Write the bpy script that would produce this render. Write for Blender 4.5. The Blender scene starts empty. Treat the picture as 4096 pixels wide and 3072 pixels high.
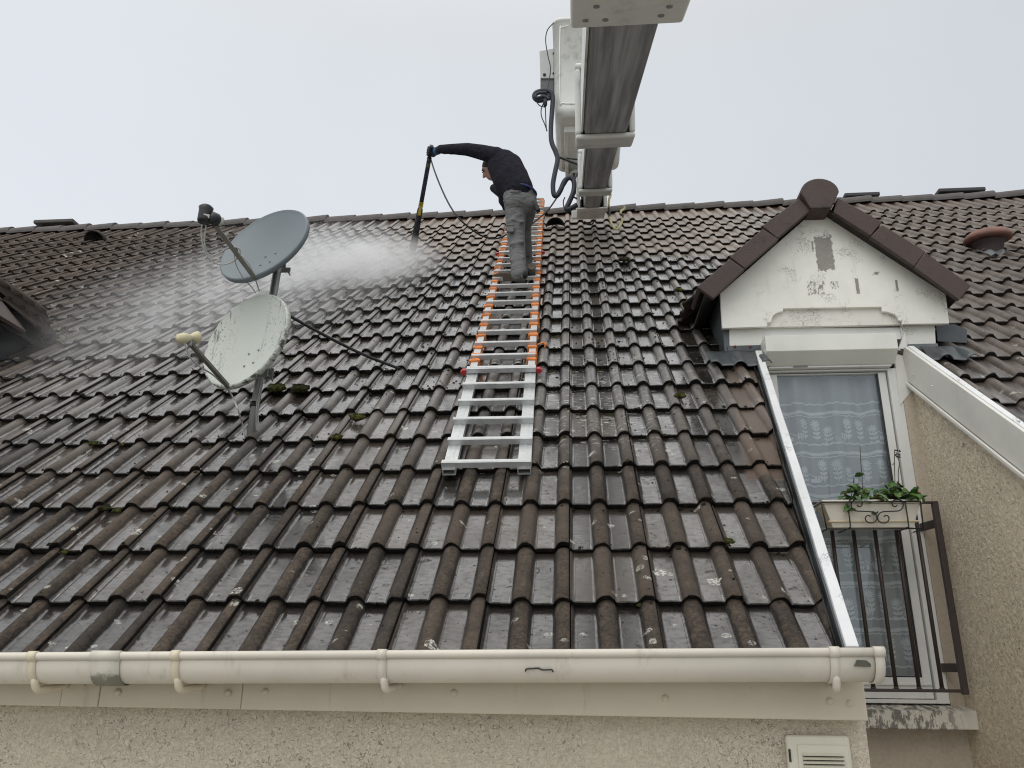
import bpy, bmesh, math, random
from mathutils import Vector, Matrix
import numpy as np
random.seed(7)
RNG = np.random.default_rng(7)
D = bpy.data
SC = bpy.context.scene
COL = SC.collection

# ------------------------------------------------------------------ camera
F_PX, W_PX, H_PX = 3256.31, 4096, 3072
PITCH = math.radians(40.707)                 # roof slope
S = 1.107                                    # metres per measured unit
GAUGE, ROLL = 0.33906 * S, 0.15 * S          # tile course and roll spacing
CAM = np.array([0.05683, -2.96865, -0.22706]) * S
w_ = np.radians([-18.86135, 4.60908, -0.36207])
t_ = np.linalg.norm(w_); k_ = w_ / t_
K_ = np.array([[0, -k_[2], k_[1]], [k_[2], 0, -k_[0]], [-k_[1], k_[0], 0]])
RM = (np.eye(3) + math.sin(t_) * K_ + (1 - math.cos(t_)) * K_ @ K_) @ np.array([[1, 0, 0], [0, 0, -1], [0, 1, 0.]])
cam = D.objects.new("camera", D.cameras.new("camera")); COL.objects.link(cam)
m = Matrix.Identity(4)
for r in range(3):
    m[r][0], m[r][1], m[r][2], m[r][3] = RM[0][r], -RM[1][r], -RM[2][r], CAM[r]
cam.matrix_world = m
cam.data.sensor_width = 36; cam.data.lens = F_PX / W_PX * 36
cam.data.clip_start = 0.05; cam.data.clip_end = 500
SC.camera = cam

# ------------------------------------------------------------------ light
SUN_EL, SUN_AZ = math.radians(52), math.radians(200)   # azimuth from +Y clockwise: behind the camera
SC.view_settings.view_transform = 'Standard'; SC.view_settings.look = 'None'
SC.view_settings.exposure = 0.0; SC.view_settings.gamma = 1
world = D.worlds.new("World"); SC.world = world; world.use_nodes = True
wt = world.node_tree; wt.nodes.clear()
def wn(t, **kw):
    n = wt.nodes.new(t)
    for a, b in kw.items(): setattr(n, a, b)
    return n
sky = wn('ShaderNodeTexSky', sky_type='NISHITA', sun_disc=False, sun_elevation=SUN_EL, sun_rotation=SUN_AZ)
hs = wn('ShaderNodeHueSaturation'); hs.inputs['Saturation'].default_value = 0.35
tc = wn('ShaderNodeTexCoord'); sep = wn('ShaderNodeSeparateXYZ')
nz = wn('ShaderNodeTexNoise'); nz.inputs['Scale'].default_value = 1.6; nz.inputs['Detail'].default_value = 5
def wm(op, a, b):
    n = wn('ShaderNodeMath', operation=op)
    for i, x in enumerate((a, b)):
        if isinstance(x, (int, float)): n.inputs[i].default_value = x
        else: wt.links.new(x, n.inputs[i])
    return n.outputs[0]
wt.links.new(tc.outputs['Generated'], sep.inputs[0]); wt.links.new(tc.outputs['Generated'], nz.inputs['Vector'])
back = wm('MAXIMUM', wm('MULTIPLY', sep.outputs[1], -1), 0)
zr = wn('ShaderNodeMapRange', interpolation_type='SMOOTHSTEP'); wt.links.new(sep.outputs[2], zr.inputs[0])
zr.inputs[1].default_value = 0.66; zr.inputs[2].default_value = 0.97; zr.inputs[3].default_value = 0.0; zr.inputs[4].default_value = 0.75
g = wm('ADD', 0.88, zr.outputs[0])
g = wm('ADD', g, wm('MULTIPLY', back, 0.30))
g = wm('ADD', g, wm('MULTIPLY', sep.outputs[0], -0.16))
g = wm('ADD', g, wm('MULTIPLY', wm('SUBTRACT', nz.outputs[0], 0.5), 0.16))
ov = wn('ShaderNodeMix', data_type='RGBA', blend_type='MULTIPLY'); ov.inputs[0].default_value = 1
tint = wn('ShaderNodeMix', data_type='RGBA'); tint.inputs[6].default_value = (8.2, 8.65, 9.2, 1); tint.inputs[7].default_value = (9.0, 8.9, 8.75, 1)
zt = wn('ShaderNodeMapRange'); wt.links.new(sep.outputs[2], zt.inputs[0]); zt.inputs[1].default_value = 0.62; zt.inputs[2].default_value = 0.85
wt.links.new(zt.outputs[0], tint.inputs[0]); wt.links.new(tint.outputs[2], ov.inputs[6])
cmb = wn('ShaderNodeCombineXYZ')
for i in range(3): wt.links.new(g, cmb.inputs[i])
wt.links.new(cmb.outputs[0], ov.inputs[7])
mx = wn('ShaderNodeMix', data_type='RGBA'); mx.inputs[0].default_value = 0.93
wt.links.new(sky.outputs[0], hs.inputs['Color']); wt.links.new(hs.outputs[0], mx.inputs[6]); wt.links.new(ov.outputs[2], mx.inputs[7])
bg = wn('ShaderNodeBackground'); bg.inputs[1].default_value = 0.1
wo = wn('ShaderNodeOutputWorld')
wt.links.new(mx.outputs[2], bg.inputs[0]); wt.links.new(bg.outputs[0], wo.inputs[0])
sl = D.lights.new("sun", 'SUN'); sl.energy = 1.1; sl.angle = math.radians(50); sl.color = (1, 0.965, 0.91)
so = D.objects.new("sun", sl); COL.objects.link(so)
sd = Vector((math.cos(SUN_EL) * math.sin(SUN_AZ), math.cos(SUN_EL) * math.cos(SUN_AZ), math.sin(SUN_EL)))
so.rotation_euler = sd.to_track_quat('Z', 'Y').to_euler()
SC.cycles.filter_width = 1.1; SC.cycles.volume_step_rate = 1.0; SC.cycles.volume_max_steps = 96
SC.cycles.volume_bounces = 4; SC.cycles.max_bounces = 8; SC.cycles.transparent_max_bounces = 12

# ------------------------------------------------------------------ geometry of the place
CA, SA = math.cos(PITCH), math.sin(PITCH)
NRM = np.array([0, -SA, CA]); UPS = np.array([0, CA, SA])
HR, TT = 0.034, 0.029                             # roll height, tile thickness
H0 = HR + TT                                      # the measured plane runs through the roll crests at the tile noses
def P3(u, v, h=0.0): h = h - H0; return np.array([u, v * CA - h * SA, v * SA + h * CA])
def ray(x, y):
    d = RM.T @ np.array([(x - 2048) / F_PX, (y - 1536) / F_PX, 1.0]); return d / np.linalg.norm(d)
def on_roof(x, y, h=0.0):
    d = ray(x, y); P = CAM + (h - H0 - CAM @ NRM) / (d @ NRM) * d
    return np.array([P[0], P[1] * CA + P[2] * SA])
def roofP(x, y, h=0.0):
    d = ray(x, y); return CAM + (h - H0 - CAM @ NRM) / (d @ NRM) * d
def onY(x, y, Y): d = ray(x, y); return CAM + (Y - CAM[1]) / d[1] * d
def onX(x, y, X): d = ray(x, y); return CAM + (X - CAM[0]) / d[0] * d
def atd(x, y, dist): return CAM + ray(x, y) * dist
def pix(P): c = RM @ (np.array(P) - CAM); return 2048 + F_PX * c[0] / c[2], 1536 + F_PX * c[1] / c[2]
K = 0.6173
def r1(x, y): return (x * .6175, 800 + y * .6175)
def r2(x, y): return (1366 + x * .6175, 500 + y * .6175)
def r3(x, y): return (2732 + x * K, 600 + y * K)
def r6(x, y): return (2732 + x * K, 1400 + y * K)
def r7(x, y): return (2732 + x * K, 2048 + y * K)
def r8(x, y): return (2000 + x * .6027, y * .6027)
def rp(x, y): return (1650 + x * .3617, 550 + y * .3617)
def rd(x, y): return (650 + x * .603, 780 + y * .603)

# ------------------------------------------------------------------ material helper
class NT:
    def __init__(s, name):
        s.mat = D.materials.new(name); s.mat.use_nodes = True
        s.t = s.mat.node_tree; s.t.nodes.clear()
        s.out = s.t.nodes.new('ShaderNodeOutputMaterial')
    def n(s, t, **kw):
        n = s.t.nodes.new(t)
        for a, b in kw.items(): setattr(n, a, b)
        return n
    def put(s, sock, v):
        if v is None: return
        if hasattr(v, 'links') or isinstance(v, bpy.types.NodeSocket): s.t.links.new(v, sock)
        elif isinstance(v, (tuple, list)) and len(v) == 3 and sock.type == 'RGBA': sock.default_value = (*v, 1)
        else: sock.default_value = v
    def math(s, op, a, b=None, c=None, clamp=False):
        n = s.n('ShaderNodeMath', operation=op, use_clamp=clamp)
        for i, x in enumerate((a, b, c)): s.put(n.inputs[i], x)
        return n.outputs[0]
    def mul(s, a, b): return s.math('MULTIPLY', a, b)
    def add(s, a, b): return s.math('ADD', a, b)
    def sub(s, a, b): return s.math('SUBTRACT', a, b)
    def smooth(s, x, lo, hi):
        n = s.n('ShaderNodeMapRange', interpolation_type='SMOOTHSTEP')
        s.put(n.inputs[0], x); n.inputs[1].default_value = lo; n.inputs[2].default_value = hi
        return n.outputs[0]
    def mix(s, f, a, b, blend='MIX'):
        n = s.n('ShaderNodeMix', data_type='RGBA', blend_type=blend)
        s.put(n.inputs[0], f); s.put(n.inputs[6], a); s.put(n.inputs[7], b); return n.outputs[2]
    def mixf(s, f, a, b):
        n = s.n('ShaderNodeMix', data_type='FLOAT'); s.put(n.inputs[0], f); s.put(n.inputs[2], a); s.put(n.inputs[3], b); return n.outputs[0]
    def obj(s): return s.n('ShaderNodeTexCoord').outputs['Object']
    def xyz(s, v):
        n = s.n('ShaderNodeSeparateXYZ'); s.put(n.inputs[0], v); return n.outputs
    def comb(s, x, y, z):
        n = s.n('ShaderNodeCombineXYZ')
        for i, q in enumerate((x, y, z)): s.put(n.inputs[i], q)
        return n.outputs[0]
    def scalev(s, v, sc):
        n = s.n('ShaderNodeMapping'); s.put(n.inputs[0], v); n.inputs['Scale'].default_value = sc; return n.outputs[0]
    def addv(s, a, b):
        n = s.n('ShaderNodeVectorMath', operation='ADD'); s.put(n.inputs[0], a); s.put(n.inputs[1], b); return n.outputs[0]
    def noise(s, v, scale, detail=4, rough=0.55, dist=0.0, color=False):
        n = s.n('ShaderNodeTexNoise'); s.put(n.inputs['Vector'], v); n.inputs['Scale'].default_value = scale
        n.inputs['Detail'].default_value = detail; n.inputs['Roughness'].default_value = rough; n.inputs['Distortion'].default_value = dist
        return n.outputs[1 if color else 0]
    def voro(s, v, scale, feature='F1', rnd=1.0, out='Distance'):
        n = s.n('ShaderNodeTexVoronoi', feature=feature); s.put(n.inputs['Vector'], v); n.inputs['Scale'].default_value = scale
        n.inputs['Randomness'].default_value = rnd; return n.outputs[out]
    def attr(s, name, out='Fac'): return s.n('ShaderNodeAttribute', attribute_name=name).outputs[out]
    def bump(s, h, strength=0.5, dist=0.01, nrm=None):
        n = s.n('ShaderNodeBump'); n.inputs['Strength'].default_value = strength; n.inputs['Distance'].default_value = dist
        s.put(n.inputs['Height'], h); s.put(n.inputs['Normal'], nrm); return n.outputs[0]
    def bsdf(s, **kw):
        n = s.n('ShaderNodeBsdfPrincipled')
        for a, v in kw.items(): s.put(n.inputs[a.replace('_', ' ')], v)
        s.t.links.new(n.outputs[0], s.out.inputs[0]); return n

def simple(name, c, rough=0.5, metal=0.0, var=0.25, scale=14, dirt=None, dirtamt=0.0, bump=0.0, spec=0.5):
    t = NT(name); o = t.obj()
    n1 = t.noise(o, scale, 6, 0.6)
    dark = tuple(x * (1 - var) for x in c); lite = tuple(min(1, x * (1 + var * 0.6)) for x in c)
    col = t.mix(n1, dark, lite)
    if dirt:
        f = t.smooth(t.noise(o, scale * 0.45, 8, 0.72), 0.62 - dirtamt * 0.25, 0.78)
        col = t.mix(f, col, dirt)
    kw = dict(Base_Color=col, Roughness=t.mixf(t.noise(o, scale * 2, 4), rough * 0.75, min(1, rough * 1.25)), Metallic=metal, Specular_IOR_Level=spec)
    if bump: kw['Normal'] = t.bump(t.noise(o, scale * 6, 4), bump, 0.004)
    t.bsdf(**kw); return t.mat

# roof tiles: pan and roll, wet film, washed zone, lichen
def tile_mat():
    t = NT('roof_tile_concrete'); uv = t.attr('tuv', 'Vector'); u, v, roll = t.xyz(uv); rnd = t.attr('rnd')
    p = t.comb(u, v, 0.0)
    big = t.noise(p, 0.7, 3, 0.5); mid = t.noise(p, 9, 6, 0.65); fine = t.noise(p, 160, 3, 0.7)
    wash = t.smooth(t.add(v, t.mul(t.sub(big, 0.5), 1.4)), 5.3, 6.3)
    wash = t.mul(wash, t.smooth(t.add(u, t.mul(t.sub(big, 0.5), 1.0)), -3.2, -1.7))
    wash = t.mul(wash, t.sub(1.0, t.mul(t.smooth(u, 1.6, 3.0), 0.75)))
    right = t.smooth(u, 2.2, 3.0); left = t.sub(1.0, t.smooth(u, -5.6, -3.2))
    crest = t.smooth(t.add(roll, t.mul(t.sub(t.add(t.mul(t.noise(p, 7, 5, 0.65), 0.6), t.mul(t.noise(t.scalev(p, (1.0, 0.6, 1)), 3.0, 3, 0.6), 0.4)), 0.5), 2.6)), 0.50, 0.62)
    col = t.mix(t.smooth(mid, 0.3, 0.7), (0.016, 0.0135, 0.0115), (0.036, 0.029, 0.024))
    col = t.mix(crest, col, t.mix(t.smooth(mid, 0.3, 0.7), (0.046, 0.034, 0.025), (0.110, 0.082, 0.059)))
    spray = t.mul(t.mul(t.smooth(v, 1.2, 2.8), t.smooth(u, -4.2, -2.8)), t.sub(1.0, t.smooth(u, 1.7, 2.4)))
    col = t.mix(t.mul(t.mul(spray, t.smooth(roll, 0.05, 0.4)), 0.75), col, t.mix(t.smooth(mid, 0.3, 0.7), (0.085, 0.078, 0.068), (0.165, 0.152, 0.130)))
    grain = t.noise(p, 52, 4, 0.8); col = t.mix(t.smooth(grain, 0.38, 0.62), t.mix(0.62, col, (0.010, 0.008, 0.006)), col)
    col = t.mix(t.mul(t.smooth(grain, 0.60, 0.72), 0.5), col, (0.17, 0.14, 0.105))
    col = t.mix(t.mul(t.smooth(rnd, 0.45, 1.0), 0.65), col, t.mix(mid, (0.062, 0.048, 0.037), (0.115, 0.090, 0.068)))
    col = t.mix(t.mul(t.sub(1.0, t.smooth(rnd, 0.0, 0.35)), 0.55), col, (0.022, 0.019, 0.017))
    dryc = t.mix(t.smooth(mid, 0.3, 0.75), (0.065, 0.048, 0.038), (0.135, 0.102, 0.08))
    col = t.mix(t.math('MAXIMUM', t.mul(right, 0.75), t.mul(left, 0.6)), col, dryc)
    washc = t.mix(t.smooth(mid, 0.3, 0.7), (0.15, 0.125, 0.10), (0.29, 0.24, 0.195))
    washc = t.mix(t.mul(rnd, 0.45), washc, (0.21, 0.16, 0.125))
    col = t.mix(wash, col, washc)
    # repaired lighter brown tiles beside the kerb
    odd = t.mul(t.mul(t.smooth(t.sub(u, t.mul(v, 0.107)), 0.78, 0.82), t.sub(1.0, t.smooth(u, 1.6, 1.7))), t.mul(t.smooth(v, 0.98, 1.02), t.sub(1.0, t.smooth(v, 2.85, 2.9))))
    col = t.mix(t.mul(odd, 0.75), col, t.mix(mid, (0.09, 0.062, 0.045), (0.17, 0.115, 0.08)))
    # water film lies in the pans with a ragged edge up the roll flank
    edge = t.add(t.mul(t.noise(p, 6, 5, 0.6), 0.6), t.mul(t.noise(p, 27, 4, 0.7), 0.4))
    wet = t.sub(1.0, t.smooth(t.add(roll, t.mul(t.sub(edge, 0.5), 1.15)), 0.10, 0.26))
    zone = t.mul(t.smooth(t.add(u, t.mul(t.sub(t.noise(p, 1.7, 4), 0.5), 2.6)), -5.8, -3.4), t.sub(1.0, t.mul(right, 0.6)))
    wet = t.mul(wet, zone); wet = t.mul(wet, t.sub(1.0, t.mul(wash, 0.8))); wet = t.mul(wet, t.sub(1.0, t.mul(odd, 0.85)))
    wet = t.mul(wet, t.sub(1.0, t.mul(t.smooth(t.noise(p, 14, 5, 0.7), 0.60, 0.68), 0.75)))
    wet = t.mul(wet, t.add(0.70, t.mul(t.smooth(t.noise(t.scalev(p, (26, 48, 1)), 1.0, 4, 0.7), 0.36, 0.56), 0.30)))
    wet = t.mul(wet, t.add(0.72, t.mul(t.smooth(t.noise(p, 3.1, 3), 0.35, 0.6), 0.28)))
    col = t.mix(t.mul(wet, 0.55), col, t.mix(0.6, col, (0.012, 0.011, 0.011)))
    fl = t.smooth(fine, 0.58, 0.74); col = t.mix(t.mul(fl, t.sub(0.5, t.mul(wet, 0.4))), col, (0.16, 0.14, 0.115))
    # lichen
    jit = t.noise(p, 26, 4, 0.7, color=True)
    pj = t.addv(p, t.scalev(jit, (0.045, 0.045, 0.0)))
    cell = t.voro(pj, 4.6); rc = t.xyz(t.voro(pj, 4.6, out='Color'))[0]
    rad = t.mul(t.smooth(rc, 0.15, 1.0), 0.145)
    lich = t.smooth(t.sub(rad, cell), 0.004, 0.02)
    cell2 = t.voro(pj, 13.0); rc2 = t.xyz(t.voro(pj, 13.0, out='Color'))[1]
    ring = t.smooth(cell, 0.02, 0.06)
    lich = t.mul(lich, t.add(0.8, t.mul(ring, 0.2)))
    lich2 = t.smooth(t.sub(t.mul(t.smooth(rc2, 0.42, 1.0), 0.25), cell2), 0.0, 0.04)
    lich = t.math('MAXIMUM', lich, t.mul(lich2, 0.7))
    lich = t.mul(lich, t.smooth(t.noise(p, 62, 4, 0.8), 0.40, 0.60))
    lich = t.mul(lich, t.sub(1.0, t.mul(wash, 0.9)))
    lich = t.mul(lich, t.mixf(t.math('MULTIPLY', t.smooth(v, 2.4, 3.4), t.smooth(u, -4.6, -3.2)), 1.0, 0.35))
    # water-jet scratched band right of the ladder
    streak = t.smooth(t.noise(t.scalev(p, (14, 52, 1)), 1.0, 3, 0.6), 0.585, 0.65)
    band = t.mul(t.mul(t.smooth(u, -0.4, 0.0), t.sub(1.0, t.smooth(u, 0.45, 0.75))), t.mul(t.smooth(v, 1.2, 1.6), t.sub(1.0, t.smooth(v, 2.7, 3.1))))
    lich = t.math('MAXIMUM', lich, t.mul(t.mul(streak, band), 0.9))
    col = t.mix(t.mul(lich, 0.9), col, t.mix(t.noise(p, 9, 2), (0.50, 0.48, 0.40), (0.76, 0.76, 0.70)))
    dots = t.mul(t.smooth(t.noise(p, 38, 3, 0.6), 0.635, 0.68), t.sub(1.0, t.mul(wash, 0.8)))
    col = t.mix(t.mul(dots, 0.85), col, (0.011, 0.010, 0.008))
    orange = t.smooth(t.noise(p, 7.3, 5, 0.7), 0.71, 0.76); col = t.mix(t.mul(orange, 0.55), col, (0.20, 0.10, 0.035))
    ripple = t.noise(t.scalev(p, (34, 62, 1)), 1.0, 3, 0.55)
    jetn = t.noise(p, 210, 2, 0.6)
    jzone = t.mul(t.smooth(u, -0.15, 0.05), t.sub(1.0, t.smooth(u, 0.55, 0.7)))
    rip = t.add(t.mul(ripple, 0.5), t.mul(t.mul(jetn, 0.6), jzone))
    nrm_c = t.bump(rip, 0.11, 0.005)
    rough_b = t.bump(t.add(t.mul(fine, 0.8), t.add(t.mul(mid, 0.6), t.mul(lich, 0.5))), 0.6, 0.005)
    nb = t.n('ShaderNodeMix', data_type='VECTOR'); t.put(nb.inputs[0], t.mul(wet, 0.85)); t.put(nb.inputs[4], rough_b); t.put(nb.inputs[5], nrm_c)
    damp = t.mul(t.mul(t.smooth(v, 0.7, 2.6), t.smooth(u, -4.6, -3.0)), t.sub(1.0, t.mul(right, 0.75)))
    damp = t.mul(damp, t.sub(1.0, t.mul(wash, 0.6)))
    rough = t.mixf(t.mul(wet, 0.9), t.mixf(damp, 0.80, 0.33), 0.20)
    dry_lich = t.sub(1.0, lich)
    t.bsdf(Base_Color=col, Roughness=rough, Normal=nb.outputs[1], Specular_IOR_Level=t.mixf(damp, 0.3, 0.75), Coat_Weight=t.math('MAXIMUM', t.mul(wet, t.mul(dry_lich, t.sub(1.0, dots))), t.mul(damp, 0.65)), Coat_Roughness=t.mixf(wet, 0.42, t.mixf(t.smooth(t.noise(p, 5, 2), 0.3, 0.7), 0.03, 0.10)),
           Coat_IOR=1.9, Coat_Normal=nrm_c)
    return t.mat
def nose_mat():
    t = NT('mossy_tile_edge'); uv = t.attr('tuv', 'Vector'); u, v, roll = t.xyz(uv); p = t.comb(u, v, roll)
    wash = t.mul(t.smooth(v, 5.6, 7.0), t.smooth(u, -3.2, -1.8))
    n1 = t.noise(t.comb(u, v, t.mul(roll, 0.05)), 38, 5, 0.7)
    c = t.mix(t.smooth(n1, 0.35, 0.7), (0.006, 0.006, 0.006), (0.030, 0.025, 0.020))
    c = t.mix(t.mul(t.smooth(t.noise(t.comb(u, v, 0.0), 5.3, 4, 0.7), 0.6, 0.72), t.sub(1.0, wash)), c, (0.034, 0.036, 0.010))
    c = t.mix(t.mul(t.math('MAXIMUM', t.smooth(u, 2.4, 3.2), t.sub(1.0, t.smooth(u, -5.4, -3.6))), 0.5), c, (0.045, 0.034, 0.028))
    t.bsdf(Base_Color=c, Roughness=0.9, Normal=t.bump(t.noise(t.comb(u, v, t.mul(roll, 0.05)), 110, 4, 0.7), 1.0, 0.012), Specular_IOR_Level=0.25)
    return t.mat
def render_mat(name, c1, c2, scale=26, strength=1.0, pits=0.5):
    t = NT(name); o = t.obj()
    warp = t.addv(o, t.scalev(t.noise(o, scale * 0.9, 2, 0.5, color=True), (0.03, 0.03, 0.03)))
    w = t.noise(warp, scale, 3, 0.62); w2 = t.noise(o, scale * 3.1, 3, 0.6)
    worm = t.math('ABSOLUTE', t.sub(t.noise(warp, scale * 0.62, 2, 0.5), 0.5))
    groove = t.mul(t.mul(t.sub(1.0, t.smooth(worm, 0.004, 0.045)), t.smooth(w, 0.50, 0.62)), t.add(0.35, t.mul(t.smooth(t.noise(o, 3.0, 4, 0.6), 0.35, 0.65), 0.65)))
    hgt = t.sub(t.add(w, t.mul(w2, 0.35)), t.mul(groove, 0.5))
    col = t.mix(t.smooth(w, 0.3, 0.62), c2, c1)
    col = t.mix(t.mul(t.smooth(t.noise(o, 1.3, 5, 0.6), 0.45, 0.75), 0.25), col, tuple(x * 0.78 for x in c1))
    col = t.mix(t.mul(groove, pits), col, tuple(x * 0.30 for x in c1))
    pit = t.mul(t.smooth(t.noise(o, scale * 1.9, 2, 0.5), 0.67, 0.72), pits * 0.8)
    col = t.mix(pit, col, tuple(x * 0.28 for x in c1))
    drip = t.mul(t.smooth(t.noise(t.scalev(o, (6, 6, 0.5)), 1.0, 5, 0.65), 0.55, 0.75), 0.2)
    col = t.mix(drip, col, tuple(x * 0.55 for x in c1))
    t.bsdf(Base_Color=col, Roughness=0.93, Specular_IOR_Level=0.2, Normal=t.bump(hgt, strength, 0.016))
    return t.mat
def paint_mat(name, base, marks=(), crack=0.0, dirt=0.15, under=(0.30, 0.28, 0.25), rough=0.45):
    """old paint; marks = list of (x, z, half_x, half_z) bare places in object space"""
    t = NT(name); o = t.obj(); x, y, z = t.xyz(o)
    col = t.mix(t.smooth(t.noise(o, 2.2, 5, 0.6), 0.35, 0.75), base, tuple(q * 0.86 for q in base))
    col = t.mix(t.mul(t.smooth(t.noise(t.scalev(o, (5, 5, 0.8)), 2.0, 6, 0.7), 0.56, 0.78), dirt * 2), col, tuple(q * w for q, w in zip(base, (0.58, 0.54, 0.45))))
    gr = t.mul(t.smooth(t.noise(o, 21, 6, 0.78), 0.62, 0.74), t.smooth(t.noise(o, 2.7, 3, 0.6), 0.45, 0.62))
    col = t.mix(t.mul(gr, min(1.0, dirt * 2.2)), col, tuple(q * w for q, w in zip(base, (0.30, 0.28, 0.22))))
    bare = None; nj = t.noise(o, 42, 5, 0.75); nk = t.noise(t.scalev(o, (1, 1, 0.35)), 70, 4, 0.7)
    for (mx_, mz_, hx, hz, keep) in marks:
        dx = t.math('DIVIDE', t.math('ABSOLUTE', t.sub(x, mx_)), hx); dz = t.math('DIVIDE', t.math('ABSOLUTE', t.sub(z, mz_)), hz)
        d = t.add(t.math('MAXIMUM', dx, dz), t.mul(t.sub(nj, 0.5), 1.1))
        mk = t.mul(t.sub(1.0, t.smooth(d, 0.9, 1.0)), t.smooth(nk, keep, keep + 0.06))
        bare = mk if bare is None else t.math('MAXIMUM', bare, mk)
    hgt = t.noise(o, 90, 3)
    if crack:
        cr = t.voro(t.addv(o, t.scalev(t.noise(o, 14, 3, color=True), (0.06, 0.06, 0.06))), 46, feature='DISTANCE_TO_EDGE')
        zone = t.smooth(t.noise(o, 5.5, 4, 0.65), 0.58 - crack * 0.16, 0.68)
        cm = t.mul(t.sub(1.0, t.smooth(cr, 0.0, 0.07)), zone)
        bare = cm if bare is None else t.math('MAXIMUM', bare, t.mul(cm, 0.8))
    if bare is not None:
        col = t.mix(bare, col, t.mix(t.noise(o, 60, 5, 0.7), tuple(q * 0.55 for q in under), tuple(q * 1.25 for q in under)))
        hgt = t.sub(t.mul(hgt, 0.12), bare)
        nrm = t.bump(hgt, 0.6, 0.004)
    else: nrm = t.bump(hgt, 0.08, 0.002)
    t.bsdf(Base_Color=col, Roughness=rough, Normal=nrm, Specular_IOR_Level=0.35)
    return t.mat

# ------------------------------------------------------------------ mesh builder
class MB:
    def __init__(s): s.v = []; s.f = []; s.mi = []; s.sm = []
    def add(s, vs, fs, mi=0, smooth=False):
        b = len(s.v); s.v += [tuple(map(float, q)) for q in vs]
        for f in fs: s.f.append([b + i for i in f]); s.mi.append(mi); s.sm.append(smooth)
        return s
    def box(s, c, half, ax=None, mi=0):
        c = np.array(c, float); ax = np.eye(3) if ax is None else np.array(ax, float)
        vs = [c + sx * half[0] * ax[0] + sy * half[1] * ax[1] + sz * half[2] * ax[2] for sx in (-1, 1) for sy in (-1, 1) for sz in (-1, 1)]
        return s.add(vs, [(0, 1, 3, 2), (4, 6, 7, 5), (0, 4, 5, 1), (2, 3, 7, 6), (0, 2, 6, 4), (1, 5, 7, 3)], mi)
    def bx(s, x0, x1, y0, y1, z0, z1, mi=0):
        return s.box(((x0 + x1) / 2, (y0 + y1) / 2, (z0 + z1) / 2), ((x1 - x0) / 2, (y1 - y0) / 2, (z1 - z0) / 2), mi=mi)
    def bar(s, a, b, w, h, up=(0, 0, 1), mi=0):
        a = np.array(a, float); b = np.array(b, float); d = b - a; L = np.linalg.norm(d); d /= L
        r = np.cross(d, up); r /= np.linalg.norm(r); q = np.cross(r, d)
        return s.box((a + b) / 2, (w / 2, L / 2, h / 2), (r, d, q), mi)
    def prism(s, poly, vec, mi=0):
        poly = [np.array(q, float) for q in poly]; vec = np.array(vec, float); n = len(poly)
        vs = poly + [q + vec for q in poly]
        fs = [tuple(range(n))[::-1], tuple(range(n, 2 * n))] + [(i, (i + 1) % n, n + (i + 1) % n, n + i) for i in range(n)]
        return s.add(vs, fs, mi)
    def tube(s, pts, r, seg=10, mi=0, cap=True, smooth=True):
        pts = [np.array(q, float) for q in pts]; n = len(pts)
        rs = [r] * n if np.isscalar(r) else list(r)
        tan = [pts[min(i + 1, n - 1)] - pts[max(i - 1, 0)] for i in range(n)]
        tan = [q / (np.linalg.norm(q) + 1e-12) for q in tan]
        ref = np.array([0, 0, 1.0]) if abs(tan[0][2]) < 0.9 else np.array([1.0, 0, 0])
        vs = []; nrm = np.cross(tan[0], ref); nrm /= np.linalg.norm(nrm)
        for i in range(n):
            nrm = nrm - tan[i] * (nrm @ tan[i]); nrm /= np.linalg.norm(nrm) + 1e-12; bi = np.cross(tan[i], nrm)
            for k in range(seg):
                a = 2 * math.pi * k / seg; vs.append(pts[i] + rs[i] * (math.cos(a) * nrm + math.sin(a) * bi))
        fs = [(i * seg + k, i * seg + (k + 1) % seg, (i + 1) * seg + (k + 1) % seg, (i + 1) * seg + k) for i in range(n - 1) for k in range(seg)]
        s.add(vs, fs, mi, smooth)
        if cap:
            b = len(s.v) - n * seg
            s.f.append([b + k for k in range(seg)][::-1]); s.mi.append(mi); s.sm.append(False)
            s.f.append([b + (n - 1) * seg + k for k in range(seg)]); s.mi.append(mi); s.sm.append(False)
        return s
    def lathe(s, c, axis, prof, seg=24, mi=0, smooth=True):
        c = np.array(c, float); ax = np.array(axis, float); ax /= np.linalg.norm(ax)
        ref = np.array([0, 0, 1.0]) if abs(ax[2]) < 0.9 else np.array([1.0, 0, 0])
        a1 = np.cross(ax, ref); a1 /= np.linalg.norm(a1); a2 = np.cross(ax, a1); vs = []
        for (r, h) in prof:
            for k in range(seg):
                a = 2 * math.pi * k / seg; vs.append(c + ax * h + r * (math.cos(a) * a1 + math.sin(a) * a2))
        n = len(prof)
        return s.add(vs, [(i * seg + k, i * seg + (k + 1) % seg, (i + 1) * seg + (k + 1) % seg, (i + 1) * seg + k) for i in range(n - 1) for k in range(seg)], mi, smooth)
    def ball(s, c, r, ax=None, seg=14, rings=9, mi=0):
        c = np.array(c, float); ax = np.eye(3) if ax is None else np.array(ax, float); r = (r,) * 3 if np.isscalar(r) else r; vs = []
        for i in range(rings + 1):
            th = math.pi * i / rings
            for k in range(seg):
                a = 2 * math.pi * k / seg
                vs.append(c + r[0] * math.sin(th) * math.cos(a) * ax[0] + r[1] * math.sin(th) * math.sin(a) * ax[1] + r[2] * math.cos(th) * ax[2])
        return s.add(vs, [(i * seg + k, (i + 1) * seg + k, (i + 1) * seg + (k + 1) % seg, i * seg + (k + 1) % seg) for i in range(rings) for k in range(seg)], mi, True)
    def capsule(s, a, b, ra, rb, seg=14):
        s.tube([a, b], [ra, rb], seg); s.ball(a, ra, seg=seg); s.ball(b, rb, seg=seg); return s
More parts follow.
